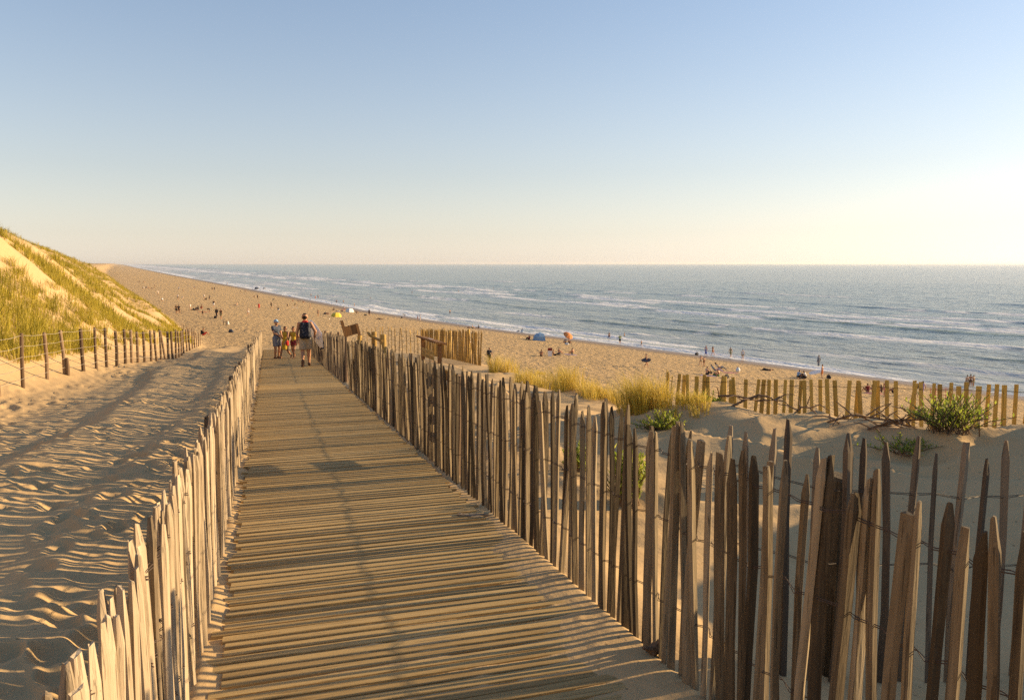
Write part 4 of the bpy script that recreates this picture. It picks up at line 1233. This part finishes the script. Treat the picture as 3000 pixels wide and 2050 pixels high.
# --- everybody on the beach: pixel of the feet, pose, facing (degrees), clothes, height, skin, words
def bp(px, py, pose, face, wear, label, h=1.72, skin="tan", water=False, group=None, res=.035, tilt=0.0, slim=1.0):
    x, y, z = ground_at(px, py, 46, water=water)
    if water: z = -0.55 if water is True else -float(water)
    return person((x, y, z - .02), R(face), pose, wear, label, h, skin, res, False, slim, group, tilt)
HK = 'hair:hd'
PEOPLE = [
 # far left of the beach
 (408, 827, 'sit', 40, ['shirt:black', HK], "person in black, left one of the pair seated farthest off near the dune end", 1.7, 'tan'),
 (422, 827, 'sit', -60, ['shirt:brown', HK], "person in brown, right one of the pair seated farthest off near the dune end", 1.7, 'tan'),
 (421, 845, 'sit', 90, ['shirt:white', HK], "person in white at the left end of the seated row near the dune", 1.7, 'tan'),
 (428, 845, 'sit', 30, ['shirt:slate', HK], "second sunbather from the left in the seated row near the dune", 1.7, 'brown'),
 (436, 845.5, 'sitx', -30, ['trunks:black', HK], "third sunbather from the left in the seated row near the dune", 1.7, 'tan'),
 (445, 845.5, 'lie', 80, ['trunks:navy', HK], "sunbather lying at the right end of the seated row near the dune", 1.7, 'tan'),
 (454, 844, 'stand', 120, ['trunks:black', HK], "person standing at the right end of the seated row near the dune", 1.75, 'tan'),
 (463, 865, 'walk', -90, ['vest:white', 'trunks:beige', 'hair:hb'], "pale walker alone between the seated row and the crouched person in white", 1.7, 'fair'),
 (476, 882, 'crouch', 60, ['shirt:white', 'hair:hb'], "person in white crouching at the edge of the dune grass", 1.6, 'tan'),
 (524, 851, 'stand', 180, ['shirt:white', 'shorts:beige', 'hair:hb'], "person in white standing beside a crouching one far down the beach", 1.7, 'fair'),
 (536, 853, 'crouch', -90, ['shirt:khaki', HK], "person in khaki crouching beside the standing one in white far down the beach", 1.7, 'tan'),
 (570, 846, 'bend', 80, ['shirt:white', 'trunks:brown', HK], "person in a white shirt bending over far down the beach", 1.7, 'tan'),
 (622, 851, 'stand', 0, ['vest:brown', 'trunks:black', HK], "left one of two people standing together far down the beach", 1.7, 'brown'),
 (628, 851, 'stand', 20, ['shirt:black', 'shorts:black', HK], "right one of two people standing together far down the beach, in black", 1.7, 'brown'),
 (665.6, 834.5, 'walk', 60, ['trunks:slate', HK], "tiny lone walker near the farthest stretch of waterline", 1.75, 'tan'),
 (521.5, 879, 'walk', -40, ['shirt:white', 'shorts:black', HK], "walker in white shirt and black shorts beyond the couple by the dune", 1.78, 'tan'),
 (534, 878, 'bend', -70, ['vest:white', 'trunks:beige', 'hair:hf'], "fair child stooping right of the walker in white and black", 1.3, 'fair'),
 (517, 918.5, 'walk', 10, ['vest:brown', 'shorts:black', HK], "left one of the dark couple walking arm in arm at the dune edge", 1.75, 'brown'),
 (524.5, 919, 'walkm', 10, ['shirt:black', 'shorts:brown', HK], "right one of the dark couple walking arm in arm at the dune edge", 1.75, 'brown'),
 (598.5, 875, 'stand', 200, ['vest:white', 'trunks:beige', 'hair:hb'], "pale person standing left of the dark seated one in mid beach", 1.6, 'fair'),
 (604, 879, 'sit', 90, ['shirt:black', HK], "dark seated person between two standing ones in mid beach", 1.7, 'brown'),
 (613.6, 879, 'stand', 150, ['shirt:slate', 'shorts:black', HK], "dark person standing right of the dark seated one in mid beach", 1.65, 'brown'),
 (626.5, 900, 'walk', 170, ['shirt:black', 'shorts:white', HK], "walker in black shirt and white shorts above the family on towels", 1.75, 'tan'),
 (692, 895, 'sitx', 90, ['trunks:beige', 'hair:hf'], "fair person propped on a towel alone in mid beach", 1.7, 'fair'),
 (558, 908, 'stand', -120, ['vest:white', 'trunks:beige', 'hair:hb'], "pale person standing left of the dark family group", 1.35, 'fair'),
 (571, 908, 'lie', 85, ['trousers:black', HK], "person in black lying at the left of the dark family group", 1.75, 'brown'),
 (580, 907.5, 'sit', 90, ['shirt:black', 'trousers:black', HK], "person all in black seated in the middle of the dark family group", 1.75, 'brown'),
 (590, 906, 'crouch', -80, ['shirt:brown', 'shorts:red', HK], "kneeling person with red shorts at the right of the dark family group", 1.75, 'brown'),
 (594, 925, 'walk', 0, ['vest:black', 'trunks:black', HK], "small dark child walking below the family group", 1.05, 'brown'),
 (613.6, 916, 'bend', 90, ['shirt:black', 'trunks:slate', HK], "dark person stooping over the sand right of the family group", 1.35, 'brown'),
 (635, 929, 'stand', 180, ['robe:black', HK], "person in a long black robe beside the one in patterned brown", 1.68, 'brown'),
 (648, 934.6, 'stand', 170, ['shirt:brown', 'shorts:khaki', HK], "tall person in brown shirt and khaki shorts beside the black robe", 1.8, 'tan'),
 (727.6, 925, 'walk', 30, ['vest:beige', 'trunks:white', 'hair:hf'], "pale walker in white trunks alone above the left boardwalk fence", 1.75, 'fair'),
 # middle
 (706, 855, 'sit', 60, ['shirt:khaki', HK], "left one of a pair seated far off below the two dark tents", 1.7, 'tan'),
 (718, 855, 'sit', -60, ['shirt:brown', HK], "right one of a pair seated far off below the two dark tents", 1.7, 'tan'),
 (744.7, 874, 'stand', 0, ['trunks:brown', HK], "child standing left of a taller dark figure beyond the man in red", 1.25, 'tan'),
 (755, 876, 'stand', 10, ['vest:black', 'trunks:black', HK], "taller dark figure standing beyond the man in red", 1.65, 'brown'),
 (759, 908, 'stand', 30, ['shirt:red', 'shorts:red', HK], "person all in red standing in mid beach", 1.75, 'tan'),
 (795, 903, 'walk', -50, ['shirt:black', 'shorts:black', HK], "walker all in black left of the man's head", 1.8, 'brown'),
 (807, 903, 'stand', 120, ['vest:white', 'trunks:beige', 'hair:hb'], "pale person right of the walker in black", 1.3, 'fair'),
 (816, 911, 'crouch', 60, ['shirt:black', 'shorts:white', HK], "dark person crouching with white shorts near the man's head", 1.75, 'brown'),
 (842.5, 899.6, 'stand', 0, ['vest:black', 'trunks:black', HK], "small dark child standing alone above the man's head", 1.0, 'brown'),
 (863, 899.6, 'bend', -70, ['shirt:khaki', 'shorts:brown', HK], "person in khaki bending over a towel above the man's head", 1.6, 'tan'),
 (888, 887, 'sit', -60, ['shirt:brown', HK], "brown clad person seated near the wet sand, left of the bathers", 1.7, 'tan'),
 (874, 883, 'lie', 80, ['trunks:maroon', HK], "sunbather lying left of the brown clad seated person", 1.7, 'tan'),
 (857.6, 883, 'sit', 0, ['trunks:maroon', HK], "sunbather seated left of the one lying near the wet sand", 1.5, 'tan'),
 (909, 906, 'walkm', 150, ['trunks:beige', 'hair:hf'], "fair lean walker alone on the smooth sand in mid beach", 1.6, 'fair'),
 (932, 926.5, 'stand', -20, ['trunks:beige', HK], "thin person standing left of the yellow tent", 1.6, 'tan'),
 (978, 910, 'sit', 90, ['shirt:black', HK], "dark person seated above the yellow tent", 1.7, 'brown'),
 (989, 912.5, 'lie', 90, ['shirt:white', 'hair:hf'], "person in white lying between the yellow and the white tent", 1.6, 'fair'),
 (1003, 913, 'sit', 60, ['shirt:pink', HK], "person in pink seated left of the white tent", 1.65, 'tan'),
 (1009, 911, 'stand', 150, ['shirt:white', 'shorts:pink', HK], "person standing in white shirt behind the one in pink", 1.6, 'tan'),
 (1044, 918, 'sit', -90, ['shirt:black', HK], "dark person seated right of the white tent", 1.7, 'brown'),
 (1082, 925, 'stand', 0, ['shirt:slate', 'shorts:black', HK], "tall person in slate shirt standing near the wet sand beside a dark bag", 1.8, 'tan'),
 (1112, 935, 'lie', 80, ['trunks:black', HK], "sunbather stretched out alone near the wet sand", 1.75, 'brown'),
 (1186, 931.7, 'bend', 100, ['shirt:grey', 'trunks:slate', HK], "person in grey bending over a dark bag near the wet sand", 1.7, 'tan'),
 (1224, 939.4, 'stand', 90, ['vest:brown', 'trunks:maroon', HK], "brown figure, left one of a close pair near the wet sand", 1.5, 'brown'),
 (1231, 939.4, 'stand', -60, ['robe:white', HK], "figure in a white bathrobe, right one of a close pair near the wet sand", 1.7, 'tan'),
 (1384, 962.7, 'sit', -90, ['vest:beige', 'shorts:khaki', HK], "left one of two people seated face to face near the wet sand", 1.75, 'fair'),
 (1402, 962.7, 'sit', 90, ['shirt:black', HK], "right one of two people seated face to face near the wet sand, in black", 1.75, 'brown'),
 (1530, 974, 'sit', 0, ['robe:sky', 'hair:hb'], "person wrapped in light blue seated left of the blue tent", 1.7, 'tan'),
 (1550, 996, 'sit', 60, ['shirt:maroon', 'trousers:black', HK], "dark clad person seated in front of the blue tent", 1.75, 'brown'),
 (1656, 1005, 'sit', 150, ['shirt:grey', 'shorts:black', HK], "person seated under the left side of the orange parasol", 1.7, 'tan'),
 (1667, 1006, 'sit', -150, ['trunks:black', HK], "person seated under the right side of the orange parasol", 1.7, 'brown'),
 (1586, 1044, 'sit', 0, ['trunks:brown', HK], "bare backed person seated left of the red and white sign", 1.7, 'brown'),
 (1625, 1042, 'sitx', -80, ['trousers:black', HK], "person in black trousers reclining right of the red and white sign", 1.7, 'brown'),
 (1638, 1037, 'sit', -60, ['trunks:slate', HK], "person seated behind the reclining one near the red and white sign", 1.6, 'tan'),
 (1677, 1038, 'sit', 40, ['trunks:khaki', HK], "tanned person seated on a lilac towel at the right of the sign group", 1.75, 'tan'),
 (1434, 1066, 'walk', -30, ['shirt:slate', 'shorts:black', HK, 'pack:black'], "walker with a black rucksack leaving between the golden fence and the grass", 1.75, 'tan'),
 # right
 (1816, 1007.6, 'wade', -20, ['shirt:lime', 'shorts:black', HK], "person in a lime green top and black shorts at the water's edge", 1.8, 'tan'),
 (1879, 1015, 'walk', 20, ['trunks:black', 'hair:hb'], "child in black trunks paddling in the swash", 1.2, 'fair'),
 (2068, 1041, 'walk', -70, ['bikini:lilac', 'skirt:blue', HK], "woman in a long blue skirt walking at the waterline", 1.75, 'tan'),
 (2088, 1042, 'walkm', -60, ['bikini:orange', 'trunks:orange', 'longhair:hb'], "woman in an orange bikini walking with the one in the blue skirt", 1.68, 'tan'),
 (2140, 1048, 'walk', -50, ['vest:khaki', 'shorts:khaki', HK], "man in khaki striding along the waterline right of the two women", 1.78, 'tan'),
 (2175.5, 1055, 'stand', 160, ['vest:white', 'trunks:beige', HK], "person in white top standing at the waterline right of the striding man", 1.75, 'fair'),
 (2053, 1072, 'walk', 10, ['trunks:beige', 'hair:hf'], "taller of two fair children standing near the deck chairs", 1.5, 'fair'),
 (2062.5, 1072, 'stand', 30, ['trunks:brown', HK], "shorter of two children standing near the deck chairs", 1.25, 'tan'),
 (2072, 1098, 'sit', -60, ['trousers:black', HK], "bare chested person in dark trousers seated left of the deck chairs", 1.75, 'fair'),
 (2103, 1102, 'sit', 60, ['skirt:green', HK], "person with a green wrap seated in front of the deck chairs", 1.65, 'tan'),
 (2247, 1085.5, 'lie', 85, ['trousers:black', HK], "sunbather in dark trousers lying alone right of the deck chairs", 1.75, 'brown'),
 (2339, 1110, 'crouch', -70, ['shirt:sky', 'shorts:black', HK], "person in a light blue shirt crouching over a dark bag behind the yellow slats", 1.75, 'tan'),
 (2358, 1111, 'crouch', 70, ['shirt:white', 'trousers:black', HK], "person in white facing the crouching one in light blue behind the yellow slats", 1.7, 'brown'),
 (2398, 1076, 'stand', 20, ['robe:grey', HK], "tall figure in a long grey robe standing close to the water", 1.9, 'tan'),
 (2408, 1108, 'stand', 60, ['shorts:orange', HK], "bare chested man in orange shorts standing behind the yellow slats", 1.78, 'tan'),
 (2541, 1148, 'sit', 20, ['shirt:maroon', HK], "person in maroon seated at the left of the group behind the yellow slats", 1.75, 'brown'),
 (2560, 1152, 'sitx', -80, ['trunks:pink', HK], "sunbather in pink lounging second from left in the group behind the slats", 1.7, 'tan'),
 (2580, 1151, 'sit', 80, ['shirt:brown', HK], "person in brown seated before the standing one behind the slats", 1.7, 'brown'),
 (2593, 1164, 'stand', 0, ['trunks:pink', 'bikini:pink', 'longhair:hd'], "woman in pink swimwear standing in the group behind the slats", 1.7, 'tan'),
 (2619, 1152, 'sit', 30, ['trunks:black', HK], "dark haired person seated right of the woman in pink swimwear", 1.75, 'brown'),
 (2681, 1163, 'walk', 10, ['shirt:white', 'shorts:beige', HK, 'pack:black'], "walker in white with a black rucksack behind the yellow slats", 1.75, 'tan'),
 (2702, 1161, 'walkm', 10, ['dress:lilac', 'longhair:hb'], "walker in a pale lilac dress right of the one with the rucksack", 1.66, 'tan'),
 (2832, 1137, 'stand', 10, ['trunks:beige', HK], "left one of three people standing close together above the bushy plant", 1.7, 'fair'),
 (2842, 1137, 'stand', -10, ['trunks:brown', HK], "middle one of three people standing close together above the bushy plant", 1.8, 'tan'),
 (2851, 1136, 'stand', 30, ['trunks:khaki', 'bikini:beige', HK], "right one of three people standing close together above the bushy plant", 1.65, 'tan'),
]
for (px, py, pose, face, wear, lab, h, skin) in PEOPLE:
    bp(px, py, pose, face, wear, lab, h, skin, group="people on the beach")
# the boy with the body board
bp(1892.6, 1076, 'board', -80, ['trunks:black', HK], "boy carrying a dark body board across the beach above the grass", 1.62, 'tan')
x, y, z = ground_at(1892.6, 1076, 46)
surfboard((x - .05, y - .25, z + .88), (R(8), R(70), R(-80)), "dark body board carried by the boy above the grass", 1.15, cm("slate"), False)

# bathers in the water
BATH = [(911, 866, 'stand', .7, "bather knee deep, leftmost of those in the shallows"), (924, 875, 'stand', .3, "bather in red trunks at the edge of the swash"), (932, 872, 'wade', .4, "bather beside the one in red trunks"),
        (985.6, 888, 'wade', .35, "bather wading beyond the white tent"), (1006, 884.5, 'stand', .9, "bather waist deep right of the wading one"), (1038, 898.5, 'stand', .3, "bather standing in the swash right of the white tent"),
        (1085.7, 873, 'stand', 1.3, "swimmer out beyond the white tent with only the shoulders showing"), (1207, 857, 'wade', .95, "bather among the broken waves, leftmost"),
        (1274, 856, 'stand', 1.3, "bather among the broken waves, second from left"), (1343, 855, 'stand', .9, "bather among the broken waves, third from left"), (1445.6, 844, 'wade', 1.0, "bather farthest out, at the right end of the foam line"),
        (1318, 915, 'stand', .8, "bather alone between the foam line and the beach"), (1784.5, 988, 'stand', .6, "bather in the shallows left of the person in lime green"), (1829, 985, 'armup', .95, "bather with a raised arm behind the person in lime green")]
for q, (px, py, pose, dep, lab) in enumerate(BATH):
    bp(px, py, pose, rng.uniform(-180, 180), ['trunks:' + ('red' if q == 1 else 'navy'), HK], lab, 1.72, 'tan', water=dep, group="bathers in the sea")

# --- deck chairs and their couple
def deck_chair(px, py, face, cloth, lab, wear, plab):
    x, y, z = ground_at(px, py, 46)
    rt = empty("deck_chair", (x, y, z), R(face)); tag(rt, lab, "deck chair")
    mb = MB(); n = 8; pr = [(-.62, .92), (-.44, .60), (-.28, .36), (-.10, .24), (.10, .22), (.30, .27), (.46, .32)]
    V = []; Fq = []
    for i, (yy, zz) in enumerate(pr):
        for sx in (-.27, .27):
            for o_ in (0, -.02): V.append((sx, yy, zz + o_))
    for i in range(len(pr) - 1):
        a = i * 4; c_ = a + 4
        Fq += [(a, a + 2, c_ + 2, c_), (a + 1, c_ + 1, c_ + 3, a + 3), (a, c_, c_ + 1, a + 1), (a + 2, a + 3, c_ + 3, c_ + 2)]
    mb.add(V, Fq); obj("cloth_seat", mb, cm(cloth), rt)
    for sx in (-.30, .30):
        mb = MB(); mb.tube([(sx, -.66, .95), (sx, .0, .20), (sx, .48, -.05)], .018, 6); obj("frame", mb, W_GOLD, rt)
        mb = MB(); mb.tube([(sx, .50, .33), (sx, .0, .18), (sx, -.45, -.05)], .018, 6); obj("leg", mb, W_GOLD, rt)
    person((x, y, z - .03), R(face), 'recline', wear, plab, 1.75, 'tan', .035)
deck_chair(2097, 1090, -80, "sky", "blue deck chair, nearer of the two by the waterline group", ['shirt:sky', 'trousers:lilac', HK], "person in light blue shirt reclining in the nearer deck chair")
deck_chair(2108, 1083, -80, "navy", "navy deck chair, farther of the two by the waterline group", ['shirt:white', 'trousers:grey', HK], "person in white shirt reclining in the farther deck chair")

# --- the seated hiker on the path's end
x, y, z = ground_at(597, 982, 40)
person((x, y, z - .02), R(-75), 'sit', ['vest:black', 'shorts:red', HK, 'pack:black'], "hiker with black rucksack and red shorts seated on the sand below the dune", 1.78, "brown", .022)

# ------------------------------------------------------------------ tents, parasol, towels, bags
def tent(px, py, face, w, d, h, c_, lab, dark="black"):
    x, y, z = ground_at(px, py, 46)
    rt = empty("beach_tent", (x, y, z), R(face)); tag(rt, lab, "tent", "beach tents")
    nu, nv = 5, 3; V = []; Fq = []
    for i in range(nu + 1):
        a = math.pi * i / nu * 1.30 - math.pi * .15          # opening faces +x... closed round the back
        ridge = 1 + .07 * abs(math.sin(a * 2.5))
        for k_ in range(nv + 1):
            f = k_ / nv
            r_ = math.cos(f * math.pi / 2) ** .75
            V.append((math.cos(a) * w / 2 * r_ * ridge, math.sin(a) * d * r_ * ridge - d * .3, h * math.sin(f * math.pi / 2) ** .9 * (1 - .05 * abs(math.cos(a * 2.5))) - .03))
    for i in range(nu):
        for k_ in range(nv):
            q = i * (nv + 1) + k_; Fq.append((q, q + nv + 1, q + nv + 2, q + 1))
    me = bpy.data.meshes.new("canopy"); me.from_pydata(V, [], Fq); me.update()
    m_ = cm(c_)
    o = obj("canopy", me, m_, rt)
    sol = o.modifiers.new("thick", 'SOLIDIFY'); sol.thickness = .015
    mb = MB(); mb.box((0, -d * .18, .015), (w * .9, d * .75, .03)); obj("groundsheet", mb, cm(dark), rt)
    for a in (.0, math.pi * .5, math.pi):
        pl = [(math.cos(a) * w / 2 * 1.03 * math.cos(f) ** .75, math.sin(a) * d * 1.03 * math.cos(f) ** .75 - d * .3, (h + .02) * math.sin(f) ** .9) for f in np.linspace(0, math.pi / 2 - .02, 7)]
        mb = MB(); mb.tube(pl, .014, 5); obj("pole", mb, cm("grey"), rt)
    return rt
tent(983, 928.6, 165, 2.3, 1.4, 1.15, "tentyellow", "small bright yellow beach tent in mid beach")
tent(1023, 914.6, 170, 2.3, 1.5, 1.25, "white", "whitish beach tent near the wet sand, above the yellow one")
tent(1577, 997, 100, 2.2, 1.5, 1.55, "sky", "blue grey beach tent left of the orange parasol")
tent(751, 848, 160, 2.6, 1.7, 1.6, "slate", "dark blue tent far down the beach by the waterline", "navy")
tent(773.7, 848, 160, 2.0, 1.4, 1.3, "grey", "smaller grey tent right of the dark blue one far down the beach")
tent(955, 921, 170, 1.5, .9, .55, "brown", "low brown shelter left of the yellow tent")

# orange parasol tipped over on its side as a windbreak
x, y, z = ground_at(1662, 1003, 46)
rt = empty("parasol", (x, y, z), R(20)); tag(rt, "orange patterned parasol tilted low over two seated people", "parasol")
tl = Matrix.Rotation(R(38), 4, 'X') @ Matrix.Rotation(R(12), 4, 'Y')
cen = Vector((.15, 0, 1.30))
M_PAR, nt, b = mat("parasol_cloth", (.6, .22, .06), .8)
tc = nd(nt, "ShaderNodeTexCoord"); nz = noise(nt, tc.outputs["Object"], 4, 3)
nt.links.new(ramp(nt, nz, [(.4, (.52, .14, .03)), (.55, (.66, .27, .08)), (.7, (.60, .18, .05))]), b.inputs["Base Color"])
for k_ in range(8):
    a0, a1 = 2 * math.pi * k_ / 8, 2 * math.pi * (k_ + 1) / 8
    V = []; nseg = 5
    for i in range(nseg + 1):
        f = i / nseg; r_ = .98 * f; zz = .42 * (1 - f ** 1.8)
        for a in (a0, (a0 + a1) / 2, a1):
            rr_ = r_ * (1 if a != (a0 + a1) / 2 else .955)
            V.append(tl @ Vector((math.cos(a) * rr_, math.sin(a) * rr_, zz - (.03 * f if a == (a0 + a1) / 2 else 0))) + cen)
    Fq = []
    for i in range(nseg):
        for q in range(2): Fq.append((i * 3 + q, (i + 1) * 3 + q, (i + 1) * 3 + q + 1, i * 3 + q + 1))
    me = bpy.data.meshes.new("canopy_panel"); me.from_pydata([tuple(v) for v in V], [], Fq); me.update()
    o = obj("canopy_panel", me, M_PAR, rt); sol = o.modifiers.new("thick", 'SOLIDIFY'); sol.thickness = .008
mb = MB(); top = tl @ Vector((0, 0, .46)) + cen; mb.tube([(0.05, .35, -.3), tl @ Vector((0, 0, -.1)) + cen, top], .018, 7); obj("pole", mb, cm("white"), rt)

# red and white sign
x, y, z = ground_at(1611, 1043.5, 46)
rt = empty("beach_sign", (x, y, z), R(8)); tag(rt, "white sign board with a dark red top standing in the sand among seated people", "sign")
mb = MB(); mb.box((0, 0, .34), (.52, .12, .80)); obj("panel", mb, pm("sign_white", (.74, .72, .70), rough=.5), rt)
mb = MB(); mb.box((0, 0, .92), (.56, .14, .36)); obj("cap", mb, pm("sign_red", (.20, .025, .02), rough=.5), rt)
# posts by the path's end
x, y, z = ground_at(660, 952, 46)
rt = empty("litter_stand", (x, y, z), R(10)); tag(rt, "two stub posts with a white bag hanging between them beyond the seated hiker", "litter stand")
for sx in (-.28, .16):
    mb = MB(); mb.tube([(sx, 0, -.2), (sx, 0, .75)], .05, 8); obj("post", mb, W_POST, rt)
V = sdf_mesh("bag", [(np.array((.42, 0, .52)), np.array((.44, .0, .18)), .10, .17, False)], .04); obj("bag", V, cm("white"), rt)

def bag(px, py, c_, lab, s=1.0):
    x, y, z = ground_at(px, py, 46)
    me = sdf_mesh("beach_bag", [(np.array((-.16 * s, 0, .13 * s)), np.array((.16 * s, 0, .13 * s)), .15 * s, .15 * s, False), (np.array((-.12 * s, 0, .22 * s)), np.array((.14 * s, .02, .24 * s)), .10 * s, .09 * s, False)], .035 * s)
    me.materials.append(cm(c_))
    o = obj("beach_bag", me, None, None, (x, y, z - .02), (0, 0, rng.uniform(0, 6))); tag(o, lab, "bag", "bags on the beach")
    mb = MB(); mb.tube([(-.13 * s, 0, .28 * s), (-.08 * s, .02, .42 * s), (.08 * s, .02, .42 * s), (.13 * s, 0, .28 * s)], .014, 5); obj("handle", mb, cm("black"), o)
for a in [(801, 878, "black", "dark bag alone on the sand left of the man's head", 1.2), (1070.6, 925, "black", "dark bag on the sand left of the tall person in slate", 1.3), (1177, 932, "black", "dark bag in front of the bending person in grey", 1.3),
          (1373, 961.5, "brown", "brown bag left of the two people seated face to face", 1.2), (1519, 972, "slate", "slate bag left of the person wrapped in light blue", 1.1), (2041, 1039.5, "black", "black bag on the wet sand left of the woman in the blue skirt", 1.3),
          (2128, 1107.6, "black", "black bag in front of the deck chairs", 1.3), (2350, 1108, "black", "big black bag between the two crouching people", 1.9), (2428, 1109, "black", "black bag right of the man in orange shorts", 1.5),
          (631, 932, "black", "black bag at the feet of the person in the black robe", 1.3), (1661, 1010, "white", "white cool bag in front of the orange parasol", 1.2), (677, 974, "slate", "dark bundle of clothes lying on the sand right of the seated hiker", 1.5),
          (2162, 1089, "white", "white round bag at the foot end of the deck chairs", 1.8)]:
    bag(*a)
def towel(px, py, face, c_, lab, L=1.7, W=.85):
    x, y, z = ground_at(px, py, 46)
    V = []; Fq = []; nx, ny = 8, 5
    ca, sa = math.cos(R(face)), math.sin(R(face))
    for i in range(nx + 1):
        for k_ in range(ny + 1):
            lx, ly = (i / nx - .5) * L, (k_ / ny - .5) * W
            wx, wy = x + lx * ca - ly * sa, y + lx * sa + ly * ca
            V.append((wx - x, wy - y, gz(wx, wy) - z + .03 + .015 * math.sin(i * 1.7 + k_)))
    for i in range(nx):
        for k_ in range(ny):
            q = i * (ny + 1) + k_; Fq.append((q, q + ny + 1, q + ny + 2, q + 1))
    me = bpy.data.meshes.new("towel"); me.from_pydata(V, [], Fq); me.update()
    o = obj("towel", me, cm(c_), None, (x, y, z)); sol = o.modifiers.new("thick", 'SOLIDIFY'); sol.thickness = .02
    tag(o, lab, "towel", "towels on the beach")
for a in [(692, 896, 20, "beige", "pale towel under the fair person in mid beach"), (864, 901, 10, "white", "white towel under the stooping person in khaki"), (1112, 936, 5, "brown", "brown towel under the sunbather near the wet sand"),
          (1672, 1039, 0, "lilac", "lilac towel in the group right of the red and white sign"), (2075, 1101, 0, "lilac", "wide lilac blanket left of the deck chairs"), (2140, 1092, 10, "pink", "pink towel under the feet of the deck chair couple"),
          (2560, 1153, 5, "pink", "pink towel under the lounging sunbather behind the slats"), (594, 914, 10, "red", "red towel beside the dark family group"), (571, 909, 5, "black", "dark blanket under the family group near the dune")]:
    towel(*a)
# white board held by the man in orange shorts
x, y, z = ground_at(2388, 1100, 46)
surfboard((x, y, z + .42), (R(20), R(55), R(-70)), "white surfboard leaning towards the sand beside the man in orange shorts", 1.8, M_BOARDW, False)
# red lattice windbreak
x, y, z = ground_at(2755, 1172, 46)
rt = empty("windbreak", (x, y, z), R(4)); tag(rt, "red lattice windbreak standing on the beach behind the yellow slats", "windbreak")
Mr = pm("red_netting", (.52, .07, .04), rough=.7)
for k_ in range(5):
    mb = MB(); mb.tube([(-1.1 + .55 * k_, 0, -.2), (-1.1 + .55 * k_ + rng.uniform(-.05, .05), 0, 1.25)], .025, 6); obj("pole", mb, Mr, rt)
for k_ in range(4):
    mb = MB(); mb.tube([(-1.15, 0, .25 + .3 * k_), (0, 0, .22 + .3 * k_), (1.15, 0, .25 + .3 * k_)], .016, 5); obj("slat", mb, Mr, rt)

# ------------------------------------------------------------------ thin sea haze
HZ = 0.00005
mh = bpy.data.materials.new("haze"); mh.use_nodes = True
nt = mh.node_tree
for n in list(nt.nodes):
    if n.type == 'BSDF_PRINCIPLED': nt.nodes.remove(n)
pv_ = nd(nt, "ShaderNodeVolumePrincipled"); pv_.inputs["Color"].default_value = (.95, .94, .93, 1); pv_.inputs["Density"].default_value = HZ; pv_.inputs["Anisotropy"].default_value = .3
nt.links.new(pv_.outputs[0], nt.nodes["Material Output"].inputs["Volume"])
mb = MB(); mb.box((8000, 7000, 8), (48100, 54100, 52))
hz = obj("haze", mb, mh)
hz["kind"] = "stuff"; hz["label"] = "thin pale sea haze over beach and water"
